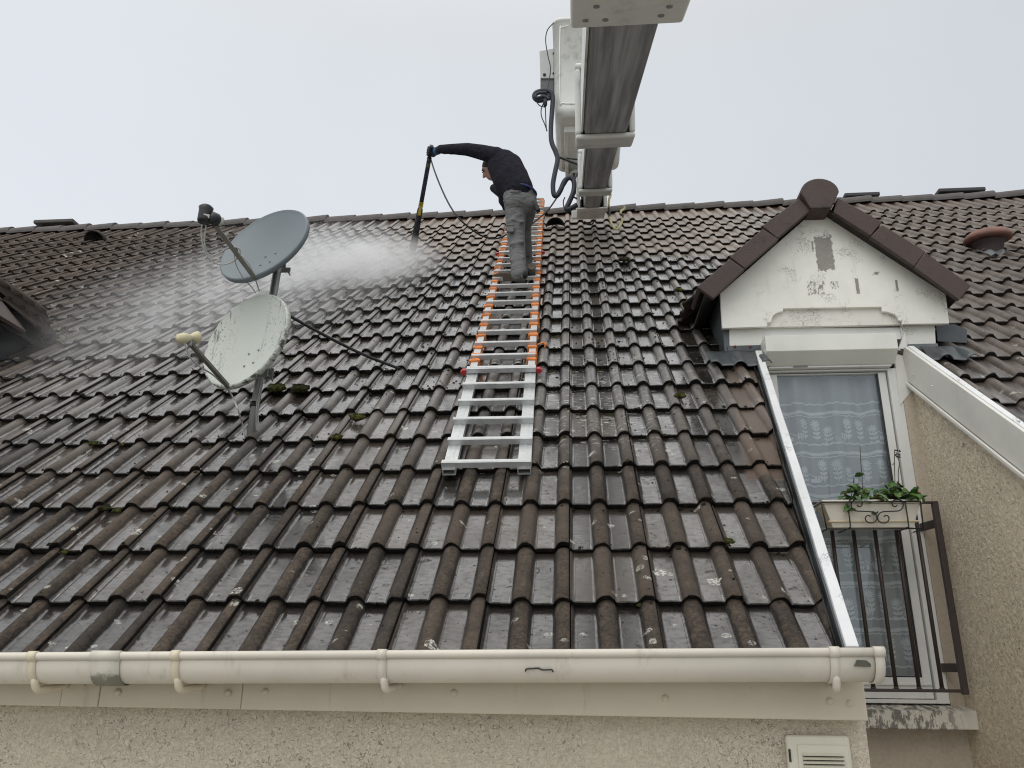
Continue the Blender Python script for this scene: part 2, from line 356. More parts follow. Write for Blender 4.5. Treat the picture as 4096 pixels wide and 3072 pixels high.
    def grid(s, P, mi=0, smooth=True):
        nr, nc = len(P), len(P[0]); vs = [q for row in P for q in row]
        return s.add(vs, [(i * nc + k, i * nc + k + 1, (i + 1) * nc + k + 1, (i + 1) * nc + k) for i in range(nr - 1) for k in range(nc - 1)], mi, smooth)
    def build(s, name, mats, parent=None, origin=None, bevel=0.0, seg=2, solid=0.0, fix=True):
        if not isinstance(mats, (list, tuple)): mats = [mats]
        og = np.array(origin if origin is not None else (root_loc(parent) if parent is not None else (0, 0, 0)), float)
        me = D.meshes.new(name); me.from_pydata([tuple(np.array(q) - og) for q in s.v], [], s.f)
        for q in mats: me.materials.append(q)
        me.polygons.foreach_set('material_index', s.mi); me.polygons.foreach_set('use_smooth', s.sm)
        if fix:
            b = bmesh.new(); b.from_mesh(me); bmesh.ops.recalc_face_normals(b, faces=b.faces); b.to_mesh(me); b.free()
        me.update()
        o = D.objects.new(name, me); COL.objects.link(o)
        if parent is not None: o.parent = parent
        else: o.location = og
        if solid:
            q = o.modifiers.new('solid', 'SOLIDIFY'); q.thickness = solid; q.offset = 0
        if bevel:
            q = o.modifiers.new('bevel', 'BEVEL'); q.width = bevel; q.segments = seg; q.limit_method = 'ANGLE'; q.angle_limit = math.radians(35)
        return o
def root_loc(o):
    while o.parent is not None: o = o.parent
    return tuple(o.location)
def tag(o, label=None, cat=None, group=None, kind=None):
    if label: o['label'] = label
    if cat: o['category'] = cat
    if group: o['group'] = group
    if kind: o['kind'] = kind
    return o
def thing(name, label, cat, loc, group=None):
    o = D.objects.new(name, None); COL.objects.link(o); o.location = tuple(map(float, loc)); o.empty_display_size = 0.2
    return tag(o, label, cat, group)
def smoothpath(pts, n=8):
    pts = [np.array(q, float) for q in pts]; P = [2 * pts[0] - pts[1]] + pts + [2 * pts[-1] - pts[-2]]; out = []
    for i in range(1, len(P) - 2):
        a, b, c, d = P[i - 1], P[i], P[i + 1], P[i + 2]
        for k in range(n):
            t = k / n
            out.append(0.5 * (2 * b + (c - a) * t + (2 * a - 5 * b + 4 * c - d) * t * t + (3 * b - a - 3 * c + d) * t ** 3))
    out.append(pts[-1]); return out

# ------------------------------------------------------------------ materials
M = {}
M['tile'] = tile_mat(); M['nose'] = nose_mat()
M['ridge'] = simple('ridge_concrete', (0.085, 0.075, 0.07), 0.7, var=0.45, scale=9, dirt=(0.03, 0.027, 0.022), dirtamt=0.4, bump=0.5)
M['verge'] = simple('verge_concrete', (0.060, 0.037, 0.030), 0.6, var=0.3, scale=16, dirt=(0.016, 0.013, 0.011), dirtamt=0.35, bump=0.6)
M['oldtile'] = simple('dry_old_tile', (0.055, 0.042, 0.033), 0.9, var=0.6, scale=13, dirt=(0.012, 0.011, 0.009), dirtamt=0.5, bump=0.6, spec=0.15)
M['facade'] = render_mat('roughcast_facade', (0.75, 0.67, 0.53), (0.57, 0.505, 0.395), 74, 0.9, 0.75)
M['cheek'] = render_mat('roughcast_cheek', (0.76, 0.67, 0.52), (0.50, 0.435, 0.335), 40, 1.0, 0.8)
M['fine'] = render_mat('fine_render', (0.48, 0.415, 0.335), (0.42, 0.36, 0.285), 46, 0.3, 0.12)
M['pvc'] = paint_mat('cream_gutter_plastic', (0.67, 0.62, 0.53), dirt=0.36, rough=0.35)
M['fascia'] = paint_mat('old_fascia_paint', (0.60, 0.53, 0.41), dirt=0.45, rough=0.5)
M['board'] = paint_mat('white_board_paint', (0.70, 0.69, 0.64), dirt=0.12, rough=0.4)
M['kerb'] = paint_mat('flaking_kerb_paint', (0.74, 0.75, 0.74), dirt=0.3, crack=0.12, under=(0.2, 0.22, 0.24), rough=0.4)
M['frame'] = paint_mat('white_frame', (0.70, 0.70, 0.67), dirt=0.08, rough=0.3)
M['box'] = paint_mat('cream_shutter_box', (0.70, 0.70, 0.64), dirt=0.06, rough=0.35)
M['pillar'] = paint_mat('peeling_pillar_paint', (0.70, 0.69, 0.63), dirt=0.15, crack=0.35)
M['zinc'] = simple('weathered_zinc', (0.095, 0.105, 0.11), 0.45, 0.35, var=0.45, scale=7, dirt=(0.05, 0.05, 0.05), dirtamt=0.35, bump=0.25)
M['iron'] = simple('brown_iron_paint', (0.040, 0.027, 0.025), 0.5, var=0.4, scale=30, dirt=(0.08, 0.06, 0.045), dirtamt=0.2)
M['alu'] = simple('ladder_aluminium', (0.60, 0.615, 0.615), 0.42, 0.65, var=0.28, scale=22, dirt=(0.42, 0.41, 0.39), dirtamt=0.3)
M['orange'] = simple('orange_strap', (0.78, 0.23, 0.045), 0.7, var=0.35, scale=40, dirt=(0.22, 0.10, 0.05), dirtamt=0.3)
M['red'] = simple('red_plastic', (0.45, 0.03, 0.035), 0.4)
M['black'] = simple('black_rubber', (0.016, 0.017, 0.02), 0.45, var=0.4, scale=30)
M['galv'] = simple('galvanised_steel', (0.30, 0.31, 0.30), 0.5, 0.6, var=0.4, scale=16, dirt=(0.10, 0.09, 0.07), dirtamt=0.4)
M['armdark'] = simple('stained_arm_steel', (0.12, 0.115, 0.095), 0.5, 0.3, var=0.5, scale=20)
M['greycable'] = simple('grey_cable', (0.42, 0.42, 0.40), 0.5, var=0.3)
M['dark_in'] = simple('dark_interior', (0.03, 0.03, 0.032), 0.9)
M['dark_wood_and_shade'] = simple('dark_soffit_and_shade', (0.035, 0.03, 0.027), 0.85, var=0.4)  # soffits and decking; on the left dormer's pillars and panels, painted-in shade
M['fibre'] = simple('white_fibreglass', (0.74, 0.745, 0.70), 0.38, var=0.16, scale=5, dirt=(0.28, 0.27, 0.23), dirtamt=0.55)
M['glove'] = simple('dark_glove', (0.014, 0.018, 0.026), 0.7)
M['bluecuff'] = simple('blue_cuff', (0.02, 0.13, 0.30), 0.7)
M['yellow'] = simple('yellow_sticker', (0.55, 0.42, 0.04), 0.5)

# ------------------------------------------------------------------ layout values
V_RIDGE = sum(on_roof(x, y, 0.10)[1] for x, y in ((1536, 862), (4089, 758), (10, 912))) / 3 - 0.02
a_, b_ = on_roof(3037.5, 1402, 0.075), on_roof(3418, 2585, 0.075)
def uL(v): return b_[0] + (a_[0] - b_[0]) * (v - b_[1]) / (a_[1] - b_[1])     # left side of the recess
c_, e_ = on_roof(*r3(1425, 1260), 0.085), on_roof(*r6(2210, 520), 0.085)
def uR(v): return e_[0] + (c_[0] - e_[0]) * (v - e_[1]) / (c_[1] - e_[1])     # right side of the recess
YD = P3(0, a_[1], 0.0)[1]                         # front plane of the dormer
VD = a_[1]


house = thing('house', 'beige rendered house under a long wet brown tiled roof with a white dormer', 'house', (0, 0, -5.4))

# ------------------------------------------------------------------ roof
def build_roof():
    i0, i1 = -62, 58
    prof_plain = [(-0.5, 0), (-0.30, 0), (-0.245, 0.03), (-0.215, 0.30), (-0.165, 0.66), (-0.09, 0.93), (0, 1.0), (0.09, 0.93), (0.165, 0.66), (0.215, 0.30), (0.245, 0.03), (0.30, 0), (0.5, 0)]
    prof_seam = [(-0.5, 0), (-0.30, 0), (-0.245, 0.03), (-0.215, 0.30), (-0.165, 0.66), (-0.09, 0.93), (0, 1.0), (0.09, 0.93), (0.135, 0.80), (0.138, 0.22), (0.160, 0.22), (0.165, 0.46), (0.205, 0.28), (0.25, 0.03), (0.30, 0), (0.5, 0)]
    V = []; F = []; T = []; R = []; MI = []; SM = []
    rows = [(0.0, -0.10), (0.012, 0.0), (0.25, 0), (0.5, 0), (0.75, 0), (1.04, 0)]
    cache = {}
    def tile_par(k, j):
        if (k, j) not in cache:
            t = random.Random(k * 131 + j * 7919 + 5)
            cache[(k, j)] = (t.random(), t.uniform(-0.003, 0.005), t.uniform(-0.009, 0.009), t.uniform(-0.035, 0.035), t.uniform(-0.003, 0.003))
        return cache[(k, j)]
    for j in range(-1, 22):
        vj = j * GAUGE
        for i in range(i0, i1 + 1):
            seam = (i % 2 == 0)
            tk = (i + 200) // 2
            TP = [tile_par(tk - 1, j), tile_par(tk, j)]
            trs = random.Random(i * 31 + j * 977)
            ui = i * ROLL
            if ui > uL(vj) + 0.5 and ui < uR(vj) - 0.5 and vj < VD - 0.6: continue
            prof = prof_seam if seam else prof_plain
            n = len(prof); base = len(V); cut = 0
            def limit(u, v):
                if v < VD + 0.02:
                    lo, hi = uL(v) - 0.055, uR(v) + 0.03
                    if lo < u < hi: return (lo if ui < (lo + hi) / 2 else hi)
                return u
            pts = []
            wob = [trs.uniform(-0.0035, 0.0035) for _ in range(n)]
            for ri, (tv, e) in enumerate(rows):
                for k, (pu, ph) in enumerate(prof):
                    which = 0 if (seam and pu < 0.1365) else 1
                    rv, dh, dv, tw, dr = TP[which]
                    cu = ((tk - 200 // 2 - (1 - which)) * 2 + 1) * ROLL + 0
                    u = ui + pu * ROLL + dr; v = vj + dv + tv * GAUGE + tw * (ui + pu * ROLL - cu)
                    if ri == 0: v += wob[k] * (1.0 if ph > 0 else 0.6) + 0.002
                    if ri == 1: v += wob[k] * 0.6
                    h = ph * HR + TT * (1 - tv) + dh + (e * 0.05 if e else 0) + (wob[k] * 0.25 if 0 < ri < 5 and ph > 0.2 else 0)
                    if j == 21: v += (V_RIDGE + 0.03 - vj - 1.04 * GAUGE) * tv
                    pts.append((limit(u, v), v, h, ph, rv))
            if max(q[0] for q in pts) - min(q[0] for q in pts) < 0.004: continue
            for (u, v, h, ph, rv) in pts:
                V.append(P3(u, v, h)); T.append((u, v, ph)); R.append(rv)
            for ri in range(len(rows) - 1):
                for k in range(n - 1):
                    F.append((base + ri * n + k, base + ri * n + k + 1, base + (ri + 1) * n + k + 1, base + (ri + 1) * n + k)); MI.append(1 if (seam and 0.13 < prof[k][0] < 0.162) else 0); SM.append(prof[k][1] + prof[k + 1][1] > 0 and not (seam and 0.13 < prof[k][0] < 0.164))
            b2 = len(V)                              # nose face
            for k, (pu, ph) in enumerate(prof):
                u, v, h, _, rv = pts[k]
                V.append(P3(u, v, h)); T.append((u, v, 0.0)); R.append(rv)
            for k, (pu, ph) in enumerate(prof):
                u, v, h, _, rv = pts[k]; hb = ph * HR * 0.94 - 0.002 if j >= 0 else ph * HR - 0.004
                V.append(P3(u, v + 0.010, hb)); T.append((u, v, 1.0)); R.append(rv)
            for k in range(n - 1):
                F.append((b2 + k, b2 + n + k, b2 + n + k + 1, b2 + k + 1)); MI.append(1); SM.append(False)
    me = D.meshes.new('roof'); og = np.array(house.location)
    me.from_pydata([tuple(q - og) for q in V], [], F)
    me.materials.append(M['tile']); me.materials.append(M['nose'])
    me.polygons.foreach_set('material_index', MI); me.polygons.foreach_set('use_smooth', SM)
    at = me.attributes.new('tuv', 'FLOAT_VECTOR', 'POINT'); at.data.foreach_set('vector', np.array(T, dtype=np.float32).ravel())
    ar = me.attributes.new('rnd', 'FLOAT', 'POINT'); ar.data.foreach_set('value', np.array(R, dtype=np.float32))
    me.update()
    o = D.objects.new('roof', me); COL.objects.link(o); o.parent = house
    return o
roof = build_roof()
ux0, ux1 = -62 * ROLL, 58 * ROLL
# rear slope and the boards below the tiles
q = MB()
q.prism([P3(ux0, V_RIDGE, -0.03), P3(ux1, V_RIDGE, -0.03), P3(ux1, V_RIDGE, -0.03) + np.array([0, 5.5, -4.7]), P3(ux0, V_RIDGE, -0.03) + np.array([0, 5.5, -4.7])], (0, 0, -0.05))
q.build('rear_slope', M['ridge'], house)
q = MB()
for (a, b, va, vb) in ((ux0, None, -0.30, VD + 0.4), (None, ux1, -0.30, VD + 0.4)):
    if b is None: pl = [P3(a, va, -0.02), P3(uL(va) - 0.03, va, -0.02), P3(uL(vb) - 0.03, vb, -0.02), P3(a, vb, -0.02)]
    else: pl = [P3(uR(va) + 0.04, va, -0.02), P3(b, va, -0.02), P3(b, vb, -0.02), P3(uR(vb) + 0.04, vb, -0.02)]
    q.prism(pl, -NRM * 0.02)
q.prism([P3(ux0, VD + 0.4, -0.02), P3(ux1, VD + 0.4, -0.02), P3(ux1, V_RIDGE, -0.02), P3(ux0, V_RIDGE, -0.02)], -NRM * 0.02)
q.build('roof_decking', M['dark_wood_and_shade'], house)

# ridge tiles
def ridge_line():
    q = MB(); u = ux0; rr = random.Random(3); k = 0
    base = P3(0, V_RIDGE, 0.008)
    while u < ux1:
        L = 0.385 + rr.uniform(-0.01, 0.01); tilt = rr.uniform(0.012, 0.034); r0 = 0.115
        sec = []
        for e, (uu, dz) in enumerate(((u - 0.02, 0.0), (u + L, tilt))):
            ring = []
            for a in range(13):
                th = math.radians(-8 + 196 * a / 12)
                ring.append(np.array([uu, base[1] + math.cos(th) * r0 * 1.05, base[2] - 0.035 + dz + math.sin(th) * r0 * 0.98 * (1 + 0.05 * e)]))
            for a in range(12, -1, -1):
                th = math.radians(-8 + 196 * a / 12); rr_ = r0 - 0.022
                ring.append(np.array([uu, base[1] + math.cos(th) * rr_ * 1.05, base[2] - 0.035 + dz + math.sin(th) * rr_ * 0.98]))
            sec.append(ring)
        n = len(sec[0])
        q.add(sec[0] + sec[1], [(i, (i + 1) % n, n + (i + 1) % n, n + i) for i in range(n)] + [tuple(range(n))[::-1], tuple(range(n, 2 * n))])
        u += L
    return q.build('ridge', M['ridge'], house)
ridge_line()
q = MB()                                           # mortar and terracotta closing strip under the ridge
q.box(P3((ux0 + ux1) / 2, V_RIDGE - 0.075, -0.002), ((ux1 - ux0) / 2, 0.035, 0.018), (np.array([1, 0, 0]), UPS, NRM))
q.build('ridge_mortar', simple('terracotta_mortar', (0.23, 0.10, 0.065), 0.85, var=0.4, scale=8, dirt=(0.1, 0.08, 0.07), dirtamt=0.4, bump=0.4), house, bevel=0.01)

# roof vents and chimney tops -> pieces of the roof
def cap_vent(px, py, r, name, mat, h=0.02):
    u, v = on_roof(px, py, 0.05); c = P3(u, v, h)
    q = MB()
    for sgn in (1,):
        rows = []
        for i in range(9):
            t = i / 8; rad = r * math.cos(t * math.pi / 2 * 0.98) if i else r
            rows.append([c + np.array([1, 0, 0]) * (rad * math.cos(math.pi * k / 14)) + NRM * (0.02 + rad * math.sin(math.pi * k / 14)) + UPS * (r * 1.7 * t) for k in range(15)])
        q.grid(rows)
    o = q.build(name, mat, roof, solid=0.012); return o
cap_vent(*r2(1385, 655), 0.115, 'roof_vent', M['black'])
cap_vent(*r1(610, 262), 0.14, 'roof_vent', simple('mossy_vent', (0.03, 0.028, 0.024), 0.9, var=0.5, bump=0.8))
cap_vent(2805 + 0, 1000 + 9000, 0.1, 'roof_vent', M['black']) if False else None
# round terracotta vent on the right
def terracotta_vent():
    mt = simple('terracotta', (0.22, 0.11, 0.085), 0.8, var=0.35, scale=10, dirt=(0.12, 0.08, 0.07), dirtamt=0.3, bump=0.3)
    mk = simple('dark_terracotta', (0.045, 0.028, 0.026), 0.85, var=0.4, scale=10)  # vent body, a darker terracotta than its cap
    c = roofP(3955, 985, 0.05); up = np.array([0, -0.12, 1.0]); up /= np.linalg.norm(up)
    q = MB(); q.lathe(c - up * 0.05, up, [(0.125, -0.12), (0.13, 0.02), (0.135, 0.06), (0.155, 0.09), (0.0, 0.09)], 28)
    o = q.build('roof_vent', mk, roof)
    q = MB(); q.lathe(c + up * 0.055, up, [(0.0, 0.0), (0.19, 0.0), (0.222, 0.012), (0.215, 0.045), (0.17, 0.085), (0.09, 0.105), (0.0, 0.11)], 32)
    q.build('vent_cap', mt, roof)
    q = MB(); rows = []
    for i in range(5):
        rows.append([P3(on_roof(3955, 1010, 0.05)[0] + (k - 6) / 6 * (0.13 - 0.012 * i), on_roof(3955, 1010, 0.05)[1] - 0.02 - i * 0.03, 0.075 + 0.012 * math.cos(k * 1.1) - 0.004 * i) for k in range(13)])
    q.grid(rows); q.build('vent_flashing', M['zinc'], roof, solid=0.006)
terracotta_vent()
def chimney_top(pl, pr, yb, yt, Y, name, mat):
    a = onY(pl, yb, Y); b = onY(pr, yb, Y); zt = onY((pl + pr) / 2, yt, Y)[2]
    q = MB(); q.bx(a[0], b[0], Y, Y + 0.42, zt - 0.055, zt)
    for x in (a[0] + 0.12, b[0] - 0.12): q.bx(x - 0.06, x + 0.06, Y + 0.1, Y + 0.32, zt - 0.20, zt - 0.055)
    q.bx(a[0] + 0.1, b[0] - 0.1, Y + 0.1, Y + 0.34, zt - 0.9, zt - 0.20)
    q.build(name, mat, roof, bevel=0.012)
YR = V_RIDGE * CA
chimney_top(128, 285, 905, 876, YR + 0.12, 'chimney', M['ridge'])
slate = simple('dark_slab', (0.04, 0.04, 0.045), 0.6, var=0.3)
chimney_top(3380, 3522, 781, 768, YR + 0.7, 'chimney', slate)
chimney_top(3758, 3948, 772, 749, YR + 0.5, 'chimney', slate)

# ------------------------------------------------------------------ walls
YW = -0.10                                         # facade plane
xc = onY(*r7(1185, 1400), YW)[0]                   # corner of facade and recess
XR = lambda Y: uR(Y / CA) + 0.03
q = MB(); q.bx(ux0 + 0.3, xc, YW, YW + 0.25, -5.4, -0.30)
q.build('facade', M['facade'], house)
q = MB(); q.bx(XR(-0.1) + 0.02, ux1 - 0.3, YW, YW + 0.25, -5.4, -0.30); q.build('facade', M['facade'], house)
# right cheek wall of the recess (skewed plan), under the roof line
def cheek(side, mat):
    f = (lambda Y: XR(Y)) if side > 0 else (lambda Y: uL(Y / CA) - 0.03)
    Y0, Y1 = YW + 0.02, YD + 0.25
    roofz = lambda Y: Y * SA / CA - 0.075
    pl = [np.array([f(Y0), Y0, -5.4]), np.array([f(Y1), Y1, -5.4]), np.array([f(Y1), Y1, roofz(Y1) - 0.02]), np.array([f(Y0), Y0, roofz(Y0) - 0.02])]
    q = MB(); q.prism(pl, (0.2 * side, 0, 0)); return q.build('cheek_wall', mat, house)
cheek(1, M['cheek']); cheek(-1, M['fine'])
# back wall of the recess: below the sill, return strip beside the frame
z_sill_b = onY(*r7(1700, 1411), YD - 0.13)[2]; z_sill_t = onY(*r7(1700, 1291), YD - 0.13)[2]
fr_r = onY(*r7(1730, 1255), YD)[0]
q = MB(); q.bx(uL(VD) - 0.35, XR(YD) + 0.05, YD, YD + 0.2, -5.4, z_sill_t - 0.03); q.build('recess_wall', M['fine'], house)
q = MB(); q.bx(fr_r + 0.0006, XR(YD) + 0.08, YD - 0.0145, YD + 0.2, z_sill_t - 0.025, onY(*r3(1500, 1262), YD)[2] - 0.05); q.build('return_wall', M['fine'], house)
q = MB(); q.prism([onY(*r6(a, b), YD - 0.018) for a, b in ((1372, 60), (1440, -120), (1485, 262), (1407, 356))], (0, 0.03, 0)); q.build('return_wall', M['board'], house)
# sill with black stains
def sill_mat():
    t = NT('stained_sill'); o = t.obj(); x, y, z = t.xyz(o)
    c = t.mix(t.noise(o, 6, 4), (0.60, 0.57, 0.50), (0.52, 0.48, 0.41))
    st = t.smooth(t.noise(t.scalev(o, (3.2, 1, 1.2)), 9, 6, 0.75), 0.475, 0.53)
    st = t.mul(st, t.sub(1.0, t.smooth(t.add(x, t.mul(t.noise(o, 5, 2), 0.3)), 2.26, 2.50)))
    c = t.mix(t.mul(st, 0.85), c, (0.09, 0.085, 0.075)); t.bsdf(Base_Color=c, Roughness=0.8, Normal=t.bump(t.noise(o, 50, 4), 0.3, 0.004)); return t.mat
xs1 = onY(*r7(1957, 1350), YD - 0.13)[0]
q = MB(); q.prism([(uL(VD) - 0.2, YD - 0.13, z_sill_b), (uL(VD) - 0.2, YD - 0.13, z_sill_t), (uL(VD) - 0.2, YD + 0.05, z_sill_t + 0.035), (uL(VD) - 0.2, YD + 0.05, z_sill_b)], (xs1 - uL(VD) + 0.2, 0, 0))
q.build('sill', sill_mat(), house, bevel=0.006)

# fascia below the gutter
YF = -0.19
def fascia():
    b0 = onY(0, 2821, YF); b1 = onY(2732, 2870, YF); e = onY(*r7(1200, 1350), YF)
    sl = (b1[2] - b0[2]) / (b1[0] - b0[0])
    zb = lambda x: b0[2] + sl * (x - b0[0])
    cuts = [ux0, onY(*r4(395, 1600), YF)[0], onY(*r4(640, 1600), YF)[0], onY(*r4(1565, 1600), YF)[0], e[0]]
    for k in range(len(cuts) - 1):
        a, b = cuts[k] + (0.0015 if k else 0), cuts[k + 1]; y = YF - 0.003 * (k % 2)
        q = MB(); q.prism([(a, y, zb(a)), (b, y, zb(b)), (b, y, -0.225), (a, y, -0.225)], (0, 0.022, 0))
        q.prism([(a, y + 0.0221, zb(a)), (b, y + 0.0221, zb(b)), (b, y + 0.0221, zb(b) + 0.015), (a, y + 0.0221, zb(a) + 0.015)], (0, YW - YF, 0))
        o = q.build('fascia', M['fascia'], house, bevel=0.004)
    cs = [onY(px * .6175, 2500 + py * .6175, YF) for (px, py) in ((765, 435), (1478, 440), (1722, 432))]
    cs += [onY(1366 + px * .6175, 2500 + py * .6175, YF) for (px, py) in ((730, 440), (2095, 475))] + [onY(*r7(px, py), YF) for (px, py) in ((950, 1226), (1080, 1240))]
    for c in cs:
        q = MB(); q.lathe(c + np.array([0, -0.003, 0]), (0, -1, 0), [(0.0, 0.008), (0.010, 0.007), (0.0135, 0.0)], 16); q.build('fascia_screw', M['fascia'], house)
def r4(x, y): return (x * .6175, 1800 + y * .6175)
fascia()
q = MB(); q.bx(ux0, uL(0) - 0.03, -0.165, 0.1, -0.34, -0.31); q.build('soffit', M['dark_wood_and_shade'], house)

# gutter
YG, RG = -0.312, 0.064
def gutter():
    yf = YG - RG
    zl = onY(0, 2614, yf)[2]; zr = onY(3500, 2594, yf)[2]; xl = onY(0, 2614, yf)[0]; xr = onY(*r7(1292, 900), yf)[0]
    zt = lambda x: zl + (zr - zl) * (x - xl) / (xr - xl)
    def prof(off=0.0, inner=False):
        r = RG + off; pts = []
        for a in range(17):
            th = math.pi + math.pi * a / 16
            pts.append((YG + r * math.cos(th), r * math.sin(th) * 1.08 - 0.022))
        return [(YG - r, 0.0)] + pts + [(YG + r, 0.0)]
    def sweep(q, x0, x1, off, n=1):
        rows = []
        for k in range(n + 1):
            x = x0 + (x1 - x0) * k / n
            rows.append([np.array([x, y, zt(x) - 0.012 + z]) for (y, z) in prof(off)])
        q.grid(rows)
    q = MB(); sweep(q, ux0, xr, 0.0, 40)
    q.tube([(x, yf - 0.003, zt(x) - 0.010) for x in np.linspace(ux0, xr, 41)], 0.0125, 12)
    g = q.build('gutter', M['pvc'], house, solid=0.003)
    def strap(pxc, w, name, mat, hook=True, off=0.004, lift=0.0):
        x = onY(pxc, 2650, yf)[0]; q = MB(); sweep(q, x - w / 2, x + w / 2, off)
        q.tube([(x - w / 2, yf - 0.003, zt(x) - 0.010), (x + w / 2, yf - 0.003, zt(x) - 0.010)], 0.0165, 12)
        if hook:
            pa = [np.array([x + 0.004, YG - 0.044, zt(x) - 0.012 - 0.070]), np.array([x + 0.008, YG - 0.02, zt(x) - 0.122]), np.array([x + 0.018, YG + 0.035, zt(x) - 0.120]), np.array([x + 0.03, YF, zt(x) - 0.110])]
            q.tube(smoothpath(pa, 5), [0.006] + [0.0115] * 10 + [0.010] * 5, 8)
        q.build(name, mat, g, solid=0.004)
    br = paint_mat('yellowed_bracket_plastic', (0.66, 0.585, 0.44), dirt=0.25)
    for px_ in (r4(210, 0)[0], r4(1137, 0)[0], 1366 + 262 * .6175, r7(985, 0)[0]): strap(px_, 0.030, 'gutter_bracket', br if px_ < 1000 else M['pvc'])
    t = NT('mossy_joint'); o = t.obj(); z = t.xyz(o)[2]
    c = t.mix(t.smooth(t.add(z, t.mul(t.sub(t.noise(o, 30, 5, 0.7), 0.5), 0.08)), 5.4 - 0.318, 5.4 - 0.288), (0.20, 0.195, 0.15), (0.60, 0.57, 0.48)); t.bsdf(Base_Color=c, Roughness=0.5)
    strap(r4(687, 0)[0], 0.105, 'gutter_joint', t.mat, False, 0.006)
    # closed right end
    q = MB(); q.add([(xr + 0.002, y, zt(xr) - 0.012 + z) for (y, z) in prof(0.003)], [tuple(range(19))])
    sweep(q, xr - 0.028, xr + 0.002, 0.005); q.tube([(xr - 0.03, yf - 0.003, zt(xr) - 0.010), (xr + 0.003, yf - 0.003, zt(xr) - 0.010)], 0.0155, 12)
    q.build('end_cap', M['pvc'], g, solid=0.004)
    # torn sticker and old scar
    q = MB(); tri = [onY(*r7(a, b), yf - 0.004) for a, b in ((1112, 1000), (1128, 958), (1190, 962), (1218, 985), (1218, 1004), (1165, 1003))]
    q.prism([p - np.array([0, 0, 0]) for p in tri], (0, 0.02, 0)); q.build('sticker', simple('torn_sticker', (0.10, 0.10, 0.075), 0.8, var=0.8, scale=60), g)
    q = MB(); pa = [onY(1366 + a * .6175, 2500 + b * .6175, yf - 0.002) for a, b in ((1190, 302), (1200, 285), (1240, 282), (1275, 280), (1300, 290), (1340, 290), (1362, 290), (1372, 306))]
    q.tube(smoothpath(pa, 5), 0.0028, 6); q.build('crack', M['black'], g)
    return g, zt, xr
gut, GZ, GXR = gutter()
# gutter of the far right eave (beyond the recess)
q = MB(); rows = []
for x in (uR(-0.3) - 0.02, ux1):
    rows.append([np.array([x, YG + RG * math.cos(math.pi + math.pi * a / 16), -0.23 + RG * 1.08 * math.sin(math.pi + math.pi * a / 16)]) for a in range(17)])
q.grid(rows); q.build('gutter', M['pvc'], house, solid=0.003)

# vent grille on the facade
def grille():
    a = onY(*r7(665, 1445), YW - 0.03); b = onY(*r7(1080, 1450), YW - 0.03); x0, x1, z1 = a[0], b[0], a[2]; z0 = z1 - (x1 - x0) * 1.05
    mt = paint_mat('cream_vent_plastic', (0.68, 0.645, 0.53), dirt=0.1)
    q = MB(); q.bx(x0, x1, YW - 0.030, YW + 0.001, z0, z1); o = q.build('vent_grille', mt, house, bevel=0.012, seg=3)
    q = MB(); q.bx(x0 + 0.035, x1 - 0.012, YW - 0.036, YW - 0.0301, z0 + 0.02, z1 - 0.03); q.build('raised_panel', mt, o, bevel=0.004)
    n = 11
    for k in range(n):
        z = z1 - 0.055 - k * (z1 - z0 - 0.09) / n
        q = MB(); q.prism([(x0 + 0.05, YW - 0.0362, z), (x0 + 0.05, YW - 0.050, z - 0.008), (x0 + 0.05, YW - 0.0362, z - 0.0105)], (x1 - x0 - 0.08, 0, 0)); q.build('louvre', mt, o)
        q = MB(); q.bx(x0 + 0.05, x1 - 0.03, YW - 0.0368, YW - 0.0361, z - 0.0165, z - 0.0105); q.build('slot', M['dark_in'], o)
    q = MB(); q.bx(x0 + 0.004, x0 + 0.011, YW - 0.0345, YW - 0.0305, z1 - 0.085, z1 - 0.045); q.build('stamp', M['dark_wood_and_shade'], o)
grille()

